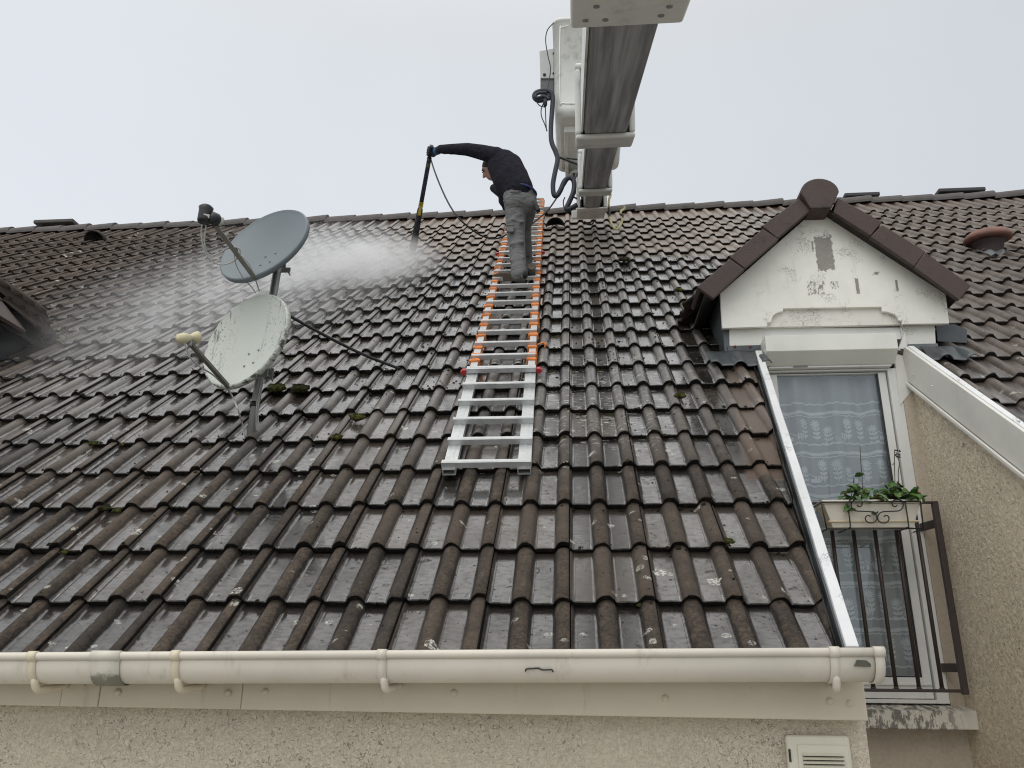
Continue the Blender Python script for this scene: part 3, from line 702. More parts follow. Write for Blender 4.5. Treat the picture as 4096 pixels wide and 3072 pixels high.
# ------------------------------------------------------------------ dormer
def dormer(dx, full):
    yg, yv = YD - 0.055, YD - 0.19
    off = np.array([dx, 0, 0])
    G = lambda a, b, Y: onY(*r3(a, b), Y) + off
    marks = []
    if full:
        for (a0, b0, a1, b1, keep) in ((845, 560, 990, 782, 0.0), (800, 850, 925, 940, 0.50), (830, 590, 850, 660, 0.4), (1112, 832, 1148, 930, 0.30), (1372, 838, 1400, 915, 0.25), (660, 600, 840, 690, 0.60), (950, 850, 1010, 900, 0.5), (1228, 790, 1276, 808, 0.45), (905, 515, 945, 560, 0.5)):
            p0 = G(a0, b0, yg); p1 = G(a1, b1, yg)
            marks.append(((p0[0] + p1[0]) / 2, (p0[2] + p1[2]) / 2 + 5.4, abs(p1[0] - p0[0]) / 2, abs(p1[2] - p0[2]) / 2, keep))
    gm = paint_mat('old_white_gable_paint' if full else 'shade_dark_gable', (0.82, 0.805, 0.73) if full else (0.13, 0.10, 0.065), marks, crack=0.16 if full else 0.0, dirt=0.12)  # left dormer: shade on its beige gable painted in as dark brown
    out = [(255, 1155), (240, 930), (868, 378), (1700, 905), (1726, 1124), (1421, 1128)]
    cut = [(1421, 1106), (1398, 1104)] + [(1398 - 108 * (1 - math.cos(math.radians(t))) , 1104 - 58 * math.sin(math.radians(t))) for t in (20, 40, 60, 75, 90)] + [(1290, 1033), (1288, 1016), (650, 1027), (648, 1046)] + [(648 - 74 * math.sin(math.radians(t)), 1046 + 58 * (1 - math.cos(math.radians(t)))) for t in (15, 35, 55, 75, 90)] + [(574, 1112), (546, 1120), (546, 1144)]
    q = MB(); q.prism([G(a, b, yg) for a, b in out + cut], (0, 0.028, 0))
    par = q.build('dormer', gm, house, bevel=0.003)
    q = MB(); q.prism([G(a, b, yg + 0.0285) for a, b in ((500, 1148), (500, 990), (1450, 975), (1450, 1129))], (0, 0.03, 0)); q.build('arch_panel', paint_mat('flaking_panel_paint', (0.70, 0.68, 0.61), crack=0.8, dirt=0.2) if full else M['dark_wood_and_shade'], par)
    # structure wall behind
    q = MB(); q.prism([G(a, b, yg + 0.03) for a, b in ((262, 1150), (250, 940), (868, 400), (1690, 915), (1715, 1120))], (0, 0.05, 0)); q.build('gable_core', M['pillar'] if full else M['dark_wood_and_shade'], par)
    # pillars and head
    for pl in (((300, 1160), (512, 1156), (516, 1275), (302, 1280)), ((1405, 1140), (1632, 1132), (1640, 1262), (1428, 1270))):
        q = MB(); q.prism([G(a, b, YD) for a, b in pl], (0, 0.15, 0)); q.build('pillar', M['pillar'] if full else M['dark_wood_and_shade'], par, bevel=0.004)
    q = MB(); q.prism([G(a, b, YD + 0.01) for a, b in ((505, 1155), (1412, 1150), (1412, 1225), (505, 1230))], (0, 0.1, 0)); q.build('head_board', M['frame'] if full else M['dark_wood_and_shade'], par)
    # verge tiles
    tilesL = [((512, 492), (752, 314), (832, 387), (614, 572)), ((302, 692), (520, 508), (622, 578), (402, 768)), ((90, 886), (306, 704), (402, 772), (196, 962))]
    tilesR = [((1004, 308), (1292, 464), (1216, 556), (974, 402)), ((1290, 484), (1574, 657), (1500, 756), (1214, 562)), ((1570, 660), (1868, 878), (1790, 972), (1500, 760))]
    for k, pl in enumerate(tilesL + tilesR):
        q = MB(); pts = [G(a, b, yv - 0.008 * (k % 3)) for a, b in pl]
        q.prism(pts, (0, 0.035, 0))
        dn = (pts[3] - pts[0]) * 0.22
        q.prism([pts[0] + np.array([0, .0352, 0]), pts[1] + np.array([0, .0352, 0]), pts[1] + dn + np.array([0, .0352, 0]), pts[0] + dn + np.array([0, .0352, 0])], (0, 0.33, 0))
        q.build('verge_tile', M['verge'], par, bevel=0.006)
    cx, cz = [(G(757, 305, yv)[i] + G(1005, 270, yv)[i]) / 2 for i in (0, 2)]
    rc = (G(1005, 270, yv)[0] - G(757, 270, yv)[0]) / 2
    poly = [np.array([cx + rc * math.cos(math.pi * k / 14), yv - 0.03, cz + rc * 0.86 * math.sin(math.pi * k / 14)]) for k in range(15)]
    poly += [G(828, 378, yv - 0.03), G(962, 374, yv - 0.03)]
    q = MB(); q.prism(poly, (0, 0.42, 0)); q.build('ridge_cap', M['verge'], par, bevel=0.008)
    # dormer roof: two slopes with rolls, back into the main roof
    ap = G(880, 250, yv); el = G(92, 890, yv); er = G(1866, 880, yv)
    yb = (ap[2] + 0.05) / SA * CA + 0.1
    for e in (el, er):
        q = MB(); sx = np.sign(e[0] - ap[0]); dirv = np.array([e[0] - ap[0], 0, e[2] - ap[2]]); L = np.linalg.norm(dirv); dirv /= L; nr = np.array([-dirv[2] * sx, 0, dirv[0] * sx]); nr = nr if nr[2] > 0 else -nr
        rows = []; ys = np.arange(YD + 0.18, yb, ROLL / 6); nc_ = max(2, int(L / 0.34))
        for cc_ in range(nc_):
            for tt, hh in ((cc_ / nc_ + 0.002, 0.0), ((cc_ + 1) / nc_, 0.034)):
                rows.append([ap + dirv * L * min(1.0, max(0.03, tt)) + np.array([0, y - yv, 0]) + nr * (HR * max(0, math.cos(2 * math.pi * (y / ROLL))) ** 0.6 + 0.012 + hh) for y in ys])
        q.grid(rows); q.build('dormer_roof', M['oldtile'], par, solid=0.012)
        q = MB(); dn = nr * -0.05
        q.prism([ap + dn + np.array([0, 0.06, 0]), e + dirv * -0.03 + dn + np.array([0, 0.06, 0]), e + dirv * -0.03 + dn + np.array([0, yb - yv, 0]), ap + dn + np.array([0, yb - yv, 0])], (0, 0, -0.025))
        q.build('soffit', M['dark_wood_and_shade'], par)
    # cheeks of the dormer
    for (a, b, sx) in ((258, 1150, -1), (1640, 1262, 1)):
        x = G(a, b, YD)[0]; zb = YD / CA * SA; zt = G(a, 930, YD)[2]
        ye = (zt + 0.02) / SA * CA
        q = MB(); q.prism([(x, YD + 0.005, zb - 0.15), (x, ye, zt), (x, YD + 0.005, zt)], (-0.05 * sx, 0, 0)); q.build('cheek', M['zinc'], par)
    return par
dor = dormer(0.0, True)
tipR = onY(*r3(1790, 970), YD - 0.19)[0]; tipL = onY(158, 1322, YD - 0.19)[0]
DX = tipL - tipR - 0.45
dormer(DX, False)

# roller shutter box
def shutter():
    y0 = YD - 0.02
    A = lambda a, b, Y: onY(*r3(a, b), Y)
    yf = YD - 0.15
    tl, tr = A(530, 1197, yf), A(1386, 1190, yf); fl, fr = A(538, 1300, yf), A(1393, 1290, yf)
    x0, x1 = (tl[0] + fl[0]) / 2, (tr[0] + fr[0]) / 2; zt = (tl[2] + tr[2]) / 2; zf = (fl[2] + fr[2]) / 2
    zb = A(900, 1392, YD - 0.04)[2]
    sec = [(YD + 0.05, zt), (yf, zt), (yf, zf), (YD - 0.055, zf - 0.075), (YD - 0.055, zb), (YD + 0.05, zb)]
    q = MB(); q.prism([(x0, y, z) for y, z in sec], (x1 - x0, 0, 0)); o = q.build('shutter_box', M['box'], house, bevel=0.004)
    q = MB(); q.bx(x0 + 0.03, x1 - 0.02, YD - 0.050, YD + 0.02, zb - 0.022, zb - 0.001); q.build('bottom_bar', M['frame'], o, bevel=0.003)
    q = MB(); a = A(712, 1398, YD - 0.0505); b = A(808, 1408, YD - 0.0505); q.bx(a[0], b[0], YD - 0.0522, YD - 0.0501, b[2], a[2]); q.build('sticker', simple('grey_label', (0.22, 0.22, 0.22), 0.6, var=0.7, scale=90), o)
    return x0, x1, zb - 0.022
SX0, SX1, SZB = shutter()

# balcony door
def door():
    yo = YD + 0.0; yi = YD + 0.012; x1 = fr_r; x0 = SX0 - 0.01
    zt = SZB - 0.002; zb = z_sill_t + 0.035
    gr = onY(*r7(1552, 1070), yi)[0]; gb = onY(*r7(1500, 1072), yi)[2]; gl = onY(*r6(603, 120), yi)[0]
    sr = onY(*r7(1628, 1200), yi)[0]; gt = zt - 0.02
    q = MB()
    q.bx(sr + 0.006, x1, yo - 0.012, yo + 0.06, zb, zt); q.bx(x0 - 0.10, gl - 0.055, yo - 0.012, yo + 0.06, zb, zt)
    q.bx(gl - 0.055, sr + 0.006, yo - 0.0118, yo + 0.06, zb, zb + 0.022); q.bx(gl - 0.055, sr + 0.006, yo - 0.0118, yo + 0.06, zt - 0.012, zt)
    d = q.build('balcony_door', M['frame'], house, bevel=0.003)
    q = MB(); zs = zb + 0.026
    for (a, b, c, e) in ((gr, sr, zs, gt), (gl - 0.05, gl, zs, gt), (gl, gr, zs, gb), (gl, gr, gt - 0.006, gt)): q.bx(a, b, yi, yi + 0.05, c, e)
    q.bx(gl - 0.02, sr - 0.005, yi - 0.012, yi - 0.0001, gb - 0.045, gb - 0.03)
    q.build('sash', M['frame'], d, bevel=0.004)
    q = MB(); q.bx(gr - 0.008, gr - 0.0001, yi + 0.004, yi + 0.02, gb, gt); q.bx(gl, gr - 0.008, yi + 0.004, yi + 0.02, gb + 0.0001, gb + 0.007); q.build('gasket', M['black'], d)
    q = MB(); q.bx(gl - 0.02, gr + 0.02, yi + 0.022, yi + 0.026, gb - 0.02, gt + 0.005)
    t = NT('window_glass'); lw = t.n('ShaderNodeFresnel'); lw.inputs['IOR'].default_value = 1.5
    gl_ = t.n('ShaderNodeBsdfGlossy'); gl_.inputs['Roughness'].default_value = 0.0; gl_.inputs['Color'].default_value = (0.92, 0.96, 1, 1)
    tr = t.n('ShaderNodeBsdfTransparent'); tr.inputs['Color'].default_value = (0.95, 0.965, 0.965, 1)
    mx_ = t.n('ShaderNodeMixShader'); t.t.links.new(t.math('MULTIPLY_ADD', lw.outputs[0], 1.0, 0.01, clamp=True), mx_.inputs[0]); t.t.links.new(tr.outputs[0], mx_.inputs[1]); t.t.links.new(gl_.outputs[0], mx_.inputs[2]); t.t.links.new(mx_.outputs[0], t.out.inputs[0])
    q.build('glass', t.mat, d)
    return gl, gr, gb, gt, yi
GL, GR_, GB, GT, YI = door()
q = MB()                                            # the unlit room behind the door
x0, x1, y0, y1, z0, z1 = GL - 0.25, GR_ + 0.12, YD + 0.21, YD + 2.0, z_sill_t - 0.02, 1.9
vs = [(x, y, z) for x in (x0, x1) for y in (y0, y1) for z in (z0, z1)]
q.add(vs, [(0, 1, 3, 2), (4, 5, 7, 6), (2, 3, 7, 6), (0, 2, 6, 4), (1, 3, 7, 5)])
q.build('room', simple('dim_room', (0.20, 0.19, 0.18), 0.9), house)

# lace curtain
def curtain():
    yc = YI + 0.10; x0, x1 = GL - 0.06, GR_ + 0.04; z0, z1 = GB - 0.03, GT + 0.02
    cur = thing('lace_curtain', 'white lace net curtain with flower rows behind the balcony door glass', 'curtain', ((x0 + x1) / 2, yc, z0))
    wv = lambda x, z: 0.024 * math.sin((x - x0) * 23 + 0.7 * math.sin(z * 2)) + 0.010 * math.sin((x - x0) * 51 + 1)
    q = MB(); q.grid([[np.array([x, yc + wv(x, z), z]) for x in np.linspace(x0, x1, 70)] for z in np.linspace(z0, z1, 24)])
    def sheer(name, c, alpha):
        t = NT(name); o = t.obj()
        df = t.n('ShaderNodeBsdfDiffuse'); df.inputs[0].default_value = (*c, 1); tl = t.n('ShaderNodeBsdfTranslucent'); tl.inputs[0].default_value = (*c, 1)
        m1 = t.n('ShaderNodeMixShader'); m1.inputs[0].default_value = 0.3; t.t.links.new(df.outputs[0], m1.inputs[1]); t.t.links.new(tl.outputs[0], m1.inputs[2])
        tr = t.n('ShaderNodeBsdfTransparent'); m2 = t.n('ShaderNodeMixShader'); m2.inputs[0].default_value = alpha
        t.t.links.new(tr.outputs[0], m2.inputs[1]); t.t.links.new(m1.outputs[0], m2.inputs[2]); t.t.links.new(m2.outputs[0], t.out.inputs[0]); return t.mat
    q.build('net', sheer('net_fabric', (0.74, 0.745, 0.75), 0.86), cur)
    q = MB(); e = 0.004
    P = lambda x, z: np.array([x, yc + wv(x, z) - e, z])
    def leaf(x, z, ang, L, w):
        pts = [(0, 0), (L * 0.35, w), (L * 0.75, w * 0.7), (L, 0), (L * 0.75, -w * 0.7), (L * 0.35, -w)]
        q.add([P(x + a * math.cos(ang) - b * math.sin(ang), z + a * math.sin(ang) + b * math.cos(ang)) for a, b in pts], [tuple(range(6))])
    def flower(x, z, r):
        for k in range(12): leaf(x, z, k * math.pi / 6, r, r * 0.13)
        q.add([P(x + r * 0.42 * math.cos(a * math.pi / 4), z + r * 0.42 * math.sin(a * math.pi / 4)) for a in range(8)], [tuple(range(8))])
    def strip(pa, w):
        for (a, b) in zip(pa[:-1], pa[1:]):
            d = np.array([b[0] - a[0], b[1] - a[1]]); d /= np.linalg.norm(d) + 1e-9; n_ = np.array([-d[1], d[0]]) * w / 2
            q.add([P(a[0] + n_[0], a[1] + n_[1]), P(b[0] + n_[0], b[1] + n_[1]), P(b[0] - n_[0], b[1] - n_[1]), P(a[0] - n_[0], a[1] - n_[1])], [(0, 1, 2, 3)])
    per = 0.285; zz = z1 - 0.20; row = 0
    while zz > z0 + 0.04:
        if zz > z0 + 0.06:
            pts = [(x, zz - 0.012 * abs(math.sin((x - x0) * math.pi / 0.058)) ** 0.6) for x in np.linspace(x0, x1, 90)]; strip(pts, 0.011)
            pts = [(x, zz - 0.075 + 0.004 * math.sin(x * 40)) for x in np.linspace(x0, x1, 60)]; strip(pts, 0.022)
            pts = [(x, zz - 0.093 - 0.008 * abs(math.sin((x - x0) * math.pi / 0.036))) for x in np.linspace(x0, x1, 100)]; strip(pts, 0.007)
        x = x0 + 0.02 + 0.10 * (row % 2)
        while x < x1:
            zf = zz - 0.15
            flower(x, zf, 0.036); flower(x + 0.075, zf - 0.045, 0.032); flower(x + 0.205, zf + 0.006, 0.036)
            for xs, zs in ((x, zf), (x + 0.075, zf - 0.045), (x + 0.205, zf + 0.006)):
                strip([(xs, zs - 0.02), (xs + 0.006, zz - 0.27)], 0.005)
                for k in range(3): leaf(xs + 0.003, zs - 0.045 - 0.03 * k, 0.7, 0.034, 0.009); leaf(xs + 0.003, zs - 0.045 - 0.03 * k, 2.4, 0.034, 0.009)
            strip([(x + 0.11, zz - 0.215), (x + 0.17, zz - 0.25)], 0.008); strip([(x + 0.115, zz - 0.26), (x + 0.185, zz - 0.26)], 0.028)
            for k in range(4): strip([(x + 0.16 + k * 0.017, zz - 0.262), (x + 0.16 + k * 0.017, zz - 0.222)], 0.010)
            x += 0.29
        zz -= per; row += 1
    q.build('lace_pattern', sheer('lace_thread', (0.97, 0.97, 0.97), 1.0), cur, fix=False)
curtain()

# kerb board on the left edge of the recess, zinc channel beside it
def along(f, v0, v1, du0, du1, h0, h1, n=14, jit=0.0):
    q = MB(); rows = []
    for k in range(n + 1):
        v = v0 + (v1 - v0) * k / n; j = random.uniform(-jit, jit)
        rows.append([P3(f(v) + du0 + j, v, h0), P3(f(v) + du0 + j, v, h1), P3(f(v) + du1 + j, v, h1), P3(f(v) + du1 + j, v, h0)])
    vs = [p for r in rows for p in r]
    fs = [(k * 4 + a, k * 4 + (a + 1) % 4, (k + 1) * 4 + (a + 1) % 4, (k + 1) * 4 + a) for k in range(n) for a in range(4)] + [(3, 2, 1, 0), (n * 4, n * 4 + 1, n * 4 + 2, n * 4 + 3)]
    q.add(vs, fs); return q
along(uL, -0.31, VD - 0.005, -0.028, 0.016, -0.02, 0.078, 16, 0.0015).build('kerb', M['kerb'], house, bevel=0.004)
along(uL, -0.36, VD - 0.02, -0.056, -0.0285, 0.004, 0.010, 6).build('valley_sheet', M['zinc'], house)
along(uL, -0.36, VD - 0.02, -0.036, -0.0282, 0.0102, 0.060, 6).build('valley_sheet', M['zinc'], house)
# white barge board on the right edge
b_h = 0.085
along(uR, -0.40, VD - 0.012, -0.012, 0.012, -0.125, b_h, 6).build('barge_board', M['board'], house, bevel=0.004)
along(uR, -0.40, VD - 0.03, -0.030, -0.0122, -0.150, -0.125, 6).build('barge_trim', M['board'], house, bevel=0.006)
along(uR, -0.40, VD - 0.012, 0.0122, 0.05, 0.02, b_h + 0.003, 6).build('barge_cap', M['kerb'], house)
for (a, b) in ((1441, 1337), (1487, 1460), (1613, 1530)):
    q = MB(); q.ball(onX(*r3(a, b), uR(VD - 0.1) - 0.013), 0.006, seg=8, rings=5); q.build('barge_screw', M['board'], house)

# lead flashing aprons at the pillar feet, dressed over the tiles
def apron(u0, u1, v0, v1, name='flashing'):
    q = MB(); rows = []
    for k in range(8):
        v = v0 + (v1 - v0) * k / 7; row = []
        for u in np.linspace(u0, u1, 44):
            d = (u / ROLL + 0.5) % 1 - 0.5; ph = max(0.0, 1 - (d / 0.25) ** 2) ** 0.7
            fl = min(1, max(0, (v1 - v) / (v1 - v0) * 1.6))
            row.append(P3(u + 0.004 * math.sin(v * 40), v + 0.012 * math.sin(u * 9) * (1 - k / 7), 0.052 + ph * HR * fl + 0.008 * math.sin(u * 31 + v * 17) * 0.4 + (1 - fl) * 0.012))
        rows.append(row)
    q.grid(rows); return q.build(name, M['zinc'], house, solid=0.005)
pLx0 = onY(*r3(300, 1280), YD)[0]; pLx1 = onY(*r3(515, 1275), YD)[0]; pRx0 = onY(*r3(1428, 1270), YD)[0]; pRx1 = onY(*r3(1640, 1262), YD)[0]
apron(pLx0 - 0.17, pLx1 + 0.0, VD - 0.22, VD + 0.03)
apron(pRx0 + 0.10, pRx1 + 0.16, VD - 0.19, VD + 0.03)
apron(pRx0 + 0.10 + DX, pRx1 + 0.20 + DX, VD - 0.22, VD + 0.03)
q = MB()                                            # upstand of the flashing on the pillars
q.bx(pLx0 - 0.012, pLx1 + 0.002, YD - 0.006, YD - 0.001, VD * SA - 0.03, onY(*r3(400, 1268), YD)[2]); q.build('flashing', M['zinc'], house)
q = MB(); q.bx(pRx0 + 0.03, pRx1 + 0.01, YD - 0.006, YD - 0.001, VD * SA - 0.03, onY(*r3(1530, 1258), YD)[2])
q.build('flashing', simple('lead_upstand', (0.16, 0.17, 0.17), 0.6, 0.3, var=0.5, scale=12, dirt=(0.5, 0.5, 0.47), dirtamt=0.2), house)
rust = simple('rust_red_bolt', (0.20, 0.035, 0.03), 0.7)
for (a, b) in ((337, 1274), (437, 1274), (1483, 1288), (1592, 1288)):
    q = MB(); q.ball(onY(*r3(a, b), YD - 0.008), 0.010, seg=8, rings=5); q.build('flashing_bolt', rust, house)
q = MB(); pts = [onY(*r3(a, b), YD + 0.12) for a, b in ((1640, 1140), (1760, 1130), (1838, 1165), (1840, 1250), (1650, 1240))]
pts2 = [p + np.array([0, 0.0, 0]) for p in pts]; q.add(pts2 + [p + np.array([0.03, 0.30, 0.10]) for p in (pts[0], pts[1], pts[2])], [(0, 1, 2, 3, 4), (0, 1, 6, 5), (1, 2, 7, 6)]); q.build('flashing', M['zinc'], house, solid=0.004)

# ------------------------------------------------------------------ railing in front of the door
YRL = YD - 0.20
def railing():
    pb = onY(*r7(1826, 1160), YRL); pt = onY(*r6(1628, 982), YRL)
    xo = (pb[0] + pt[0]) / 2; zb, zt = pb[2], pt[2]
    sp = (onY(*r7(1680, 1150), YRL)[0] - onY(*r7(1235, 1150), YRL)[0]) / 3
    xb = onY(*r7(1680, 1150), YRL)[0]
    rl = thing('balcony_railing', 'dark brown iron railing in front of the lace curtained balcony door', 'railing', (xo, YRL, zb))
    xl = xb - 6 * sp - 0.03
    q = MB(); q.bx(xl, xo + 0.017, YRL - 0.018, YRL + 0.018, zt - 0.012, zt); q.build('top_rail', M['iron'], rl, bevel=0.003)
    q = MB(); q.bx(xl, xo + 0.02, YRL - 0.012, YRL + 0.012, zb - 0.009, zb + 0.009); q.build('bottom_rail', M['iron'], rl, bevel=0.003)
    q = MB(); q.bx(xo - 0.017, xo + 0.017, YRL - 0.0175, YRL + 0.0175, zb - 0.02, zt - 0.0001); q.build('end_post', M['iron'], rl, bevel=0.003)
    q = MB(); q.bx(xl - 0.034, xl, YRL - 0.0175, YRL + 0.0175, zb - 0.02, zt - 0.0001); q.build('end_post', M['iron'], rl, bevel=0.003)
    for k in range(6):
        x = xb - k * sp; q = MB(); q.tube([(x, YRL, zb + 0.009), (x, YRL, zt - 0.012)], 0.0115, 10); q.ball((x, YRL, zb + 0.013), (0.017, 0.014, 0.008), seg=8, rings=5); q.build('bar', M['iron'], rl)
    for z in (onY(*r7(1790, 1010), YRL)[2], onY(*r6(1640, 1120), YRL)[2]):
        q = MB(); q.bar((xo, YRL + 0.01, z), (xo - 0.03, YD - 0.013, z), 0.014, 0.05); q.build('wall_bracket', M['iron'], rl, bevel=0.002)
    return xo, zb, zt
RX, RZB, RZT = railing()

# planter, wire holder and plants
def planter():
    yf = YRL - 0.185; yb = YRL - 0.03
    A = lambda a, b, Y=yf: onY(*r6(a, b), Y)
    xl, xr = A(912, 1000)[0], A(1535, 1000)[0]; zt = A(1200, 975)[2]; zb = A(1200, 1150, yf + 0.03)[2]
    th = thing('flower_trough', 'cream plastic flower trough hung on the balcony railing with green plants', 'planter', ((xl + xr) / 2, (yf + yb) / 2, zb))
    mt = paint_mat('cream_trough_plastic', (0.72, 0.68, 0.58), dirt=0.08, rough=0.35)
    def ring(x0, x1, y0, y1, z): return [np.array(p) for p in ((x0, y0, z), (x1, y0, z), (x1, y1, z), (x0, y1, z))]
    R_ = [ring(xl + 0.045, xr - 0.045, yf + 0.030, yb - 0.020, zb), ring(xl + 0.035, xr - 0.032, yf + 0.022, yb - 0.015, zb + 0.035), ring(xl, xr, yf, yb, zt - 0.02), ring(xl + 0.006, xr - 0.006, yf + 0.006, yb - 0.006, zt - 0.02), ring(xl + 0.05, xr - 0.05, yf + 0.036, yb - 0.026, zb + 0.01)]
    q = MB(); vs = [p for r in R_ for p in r]
    fs = [(3, 2, 1, 0)] + [(k * 4 + a, k * 4 + (a + 1) % 4, k * 4 + 4 + (a + 1) % 4, k * 4 + 4 + a) for k in range(4) for a in range(4)] + [(16, 17, 18, 19)]
    q.add(vs, fs); q.build('trough', mt, th, bevel=0.006, seg=3)
    q = MB(); e = 0.013
    for (x0, x1, y0, y1) in ((xl - e, xr + e, yf - e, yf + 0.003), (xl - e, xr + e, yb - 0.003, yb + e), (xl - e, xl + 0.003, yf + 0.0031, yb - 0.0031), (xr - 0.003, xr + e, yf + 0.0031, yb - 0.0031)): q.bx(x0, x1, y0, y1, zt - 0.019, zt + 0.004)
    q.build('rim', mt, th, bevel=0.005)
    q = MB(); q.bx(xl + 0.02, xr - 0.012, yf + 0.012, yb - 0.008, zb + 0.030, zb + 0.040); q.build('saucer', paint_mat('yellowed_saucer', (0.66, 0.56, 0.38), dirt=0.3), th, bevel=0.004)
    q = MB(); q.bx(xl + 0.012, xr - 0.012, yf + 0.012, yb - 0.012, zt - 0.04, zt - 0.025); q.build('soil', simple('potting_soil', (0.03, 0.022, 0.016), 0.95, bump=0.8), th)
    # wire holder
    wh = thing('trough_holder', 'thin black wire holder with scrolls round the cream flower trough', 'plant holder', ((xl + xr) / 2, yf, zb))
    yw = yf - 0.018; B = lambda a, b: onY(*r6(a, b), yw)
    r = 0.0042; q = MB()
    zt_ = B(1000, 985)[2]; xa, xb = B(895, 985)[0], B(1540, 985)[0]; zbw = zb - 0.012
    q.tube([(xa, YRL - 0.02, zt_), (xa, yw, zt_), (xb, yw, zt_), (xb, YRL - 0.02, zt_)], r, 7)
    q.tube([(xa + 0.025, yb, zbw), (xa + 0.025, yw + 0.02, zbw), (xb, yw + 0.02, zbw), (xb, yb, zbw)], r, 7)
    q.tube([(xa, yw, zt_), (xa + 0.02, yw + 0.02, zbw)], r, 7); q.tube([(xb, yw, zt_), (xb, yw + 0.02, zbw)], r, 7)
    q.build('wire_frame', M['black'], wh)
    for a in (1066, 1440):
        x = B(a, 990)[0]; q = MB(); q.tube(smoothpath([(x, yw, zt_), (x, yw, B(a, 1130)[2]), (x - 0.006, yw + 0.012, zbw + 0.004), (x - 0.02, yb, zbw)], 3), r, 7); q.build('hoop', M['black'], wh)
    for sgn in (1, -1):
        cx = 1257
        pts = [(1137, 1008), (1130, 1012), (1128, 1004), (1140, 985), (1155, 985), (1163, 995), (1158, 1012), (1140, 1018), (1135, 1016)]
        path = [(1128, 1003), (1137, 1014), (1152, 1013), (1162, 998), (1158, 980), (1140, 969), (1115, 969), (1094, 985), (1090, 1008), (1102, 1032), (1125, 1043), (1190, 1046), (1228, 1050), (1248, 1064), (1256, 1085), (1250, 1105), (1228, 1120), (1200, 1118), (1184, 1102), (1183, 1085), (1195, 1072), (1210, 1075), (1215, 1082)]
        path = [(a if sgn > 0 else 2 * cx - a + 3, b) for a, b in path]
        q = MB(); q.tube(smoothpath([B(a, b) for a, b in path], 4), r * 0.9, 6); q.build('scroll', M['black'], wh)
    # plants
    lt = NT('leaf_green'); o = lt.obj(); rn = lt.attr('leafrnd')
    c = lt.mix(rn, (0.025, 0.085, 0.018), (0.11, 0.21, 0.04)); c = lt.mix(lt.smooth(rn, 0.88, 0.95), c, (0.13, 0.10, 0.03))
    lt.bsdf(Base_Color=c, Roughness=0.45, Normal=lt.bump(lt.noise(o, 120, 3), 0.4, 0.004))
    stem = simple('plant_stem', (0.06, 0.05, 0.025), 0.7)
    def leafy(name, label, cx0, spread, n, seed):
        rr = random.Random(seed); base = np.array([cx0, (yf + yb) / 2 - 0.01, zt - 0.03])
        pt = thing(name, label, 'plant', base)
        q = MB(); st = MB(); rnds = []
        for k in range(n):
            ang = rr.uniform(-1, 1); L = rr.uniform(0.4, 1.0)
            tip = base + np.array([ang * spread * L, rr.uniform(-0.12, 0.08), 0.02 + (1 - abs(ang) * L) * rr.uniform(0.04, 0.13) * (1.2 if rr.random() < 0.4 else 0.6) - (0.07 if abs(ang) * L > 0.72 and rr.random() < 0.22 else 0)])
            midp = (base + tip) / 2 + np.array([0, 0, 0.03]); bs = base + np.array([ang * spread * 0.4, 0, 0])
            st.tube(smoothpath([bs, midp, tip], 3), 0.0022, 5)
            for _ in range(rr.choice((1, 2, 2, 3))):
                c_ = tip + np.array([rr.uniform(-0.025, 0.025), rr.uniform(-0.02, 0.02), rr.uniform(-0.015, 0.02)])
                ln, wd = rr.uniform(0.034, 0.062), rr.uniform(0.026, 0.046)
                d = np.array([rr.uniform(-1, 1), rr.uniform(-0.9, 0.3), rr.uniform(-0.6, 0.5)]); d /= np.linalg.norm(d)
                nn = np.array([rr.uniform(-0.5, 0.5), rr.uniform(-1.0, 0.1), rr.uniform(0.3, 1)]); sdv = np.cross(nn, d); sdv /= np.linalg.norm(sdv); nn = np.cross(d, sdv)
                out = []
                for a in range(14):
                    th_ = 2 * math.pi * a / 14; sc = 1 + (0.13 if a % 2 else -0.06)
                    out.append(c_ + d * ln * (0.5 + 0.5 * math.cos(th_)) * sc + sdv * wd * 0.5 * math.sin(th_) * sc + nn * 0.010 * (abs(math.sin(th_)) ** 1.5))
                out.append(c_ + d * ln * 0.5 - nn * 0.004)
                b0 = len(q.v); q.add(out, [(a, (a + 1) % 14, 14) for a in range(14)], 0, True); rv = rr.random(); rnds += [rv] * 15
        lo = q.build('foliage', lt.mat, pt, fix=False); at = lo.data.attributes.new('leafrnd', 'FLOAT', 'POINT'); at.data.foreach_set('value', rnds)
        st.build('stems', stem, pt)
    leafy('potted_plant', 'small sparse green plant at the left end of the cream trough', A(1130, 940)[0], 0.13, 24, 11)
    leafy('potted_plant', 'dense green plant spilling over the right end of the cream trough', A(1390, 940)[0], 0.17, 66, 12)
    q = MB(); Y = (yf + yb) / 2; q.tube(smoothpath([onY(*r6(a, b), Y) for a, b in ((1165, 940), (1160, 820), (1152, 720), (1147, 628))], 4), 0.0022, 5)
    tag(q.build('dry_stalk', stem, None, origin=onY(*r6(1165, 940), Y)), 'single thin bare brown stalk rising from the left of the trough', 'plant')
    dp = thing('dry_stalk', 'withered flower stalk with seed heads rising from the right of the trough', 'plant', onY(*r6(1385, 900), Y))
    q = MB()
    for pa in (((1375, 900), (1372, 800), (1370, 720), (1372, 645)), ((1400, 900), (1395, 800), (1402, 730), (1388, 690), (1380, 660)), ((1372, 730), (1358, 745))): q.tube(smoothpath([onY(*r6(a, b), Y) for a, b in pa], 4), 0.0026, 5)
    q.build('stems', stem, dp)
    q = MB(); rr = random.Random(4)
    for _ in range(22):
        c_ = onY(*r6(1390 + rr.uniform(-20, 18), 675 + rr.uniform(-30, 30)), Y); q.ball(c_, rr.uniform(0.003, 0.0065), seg=6, rings=4)
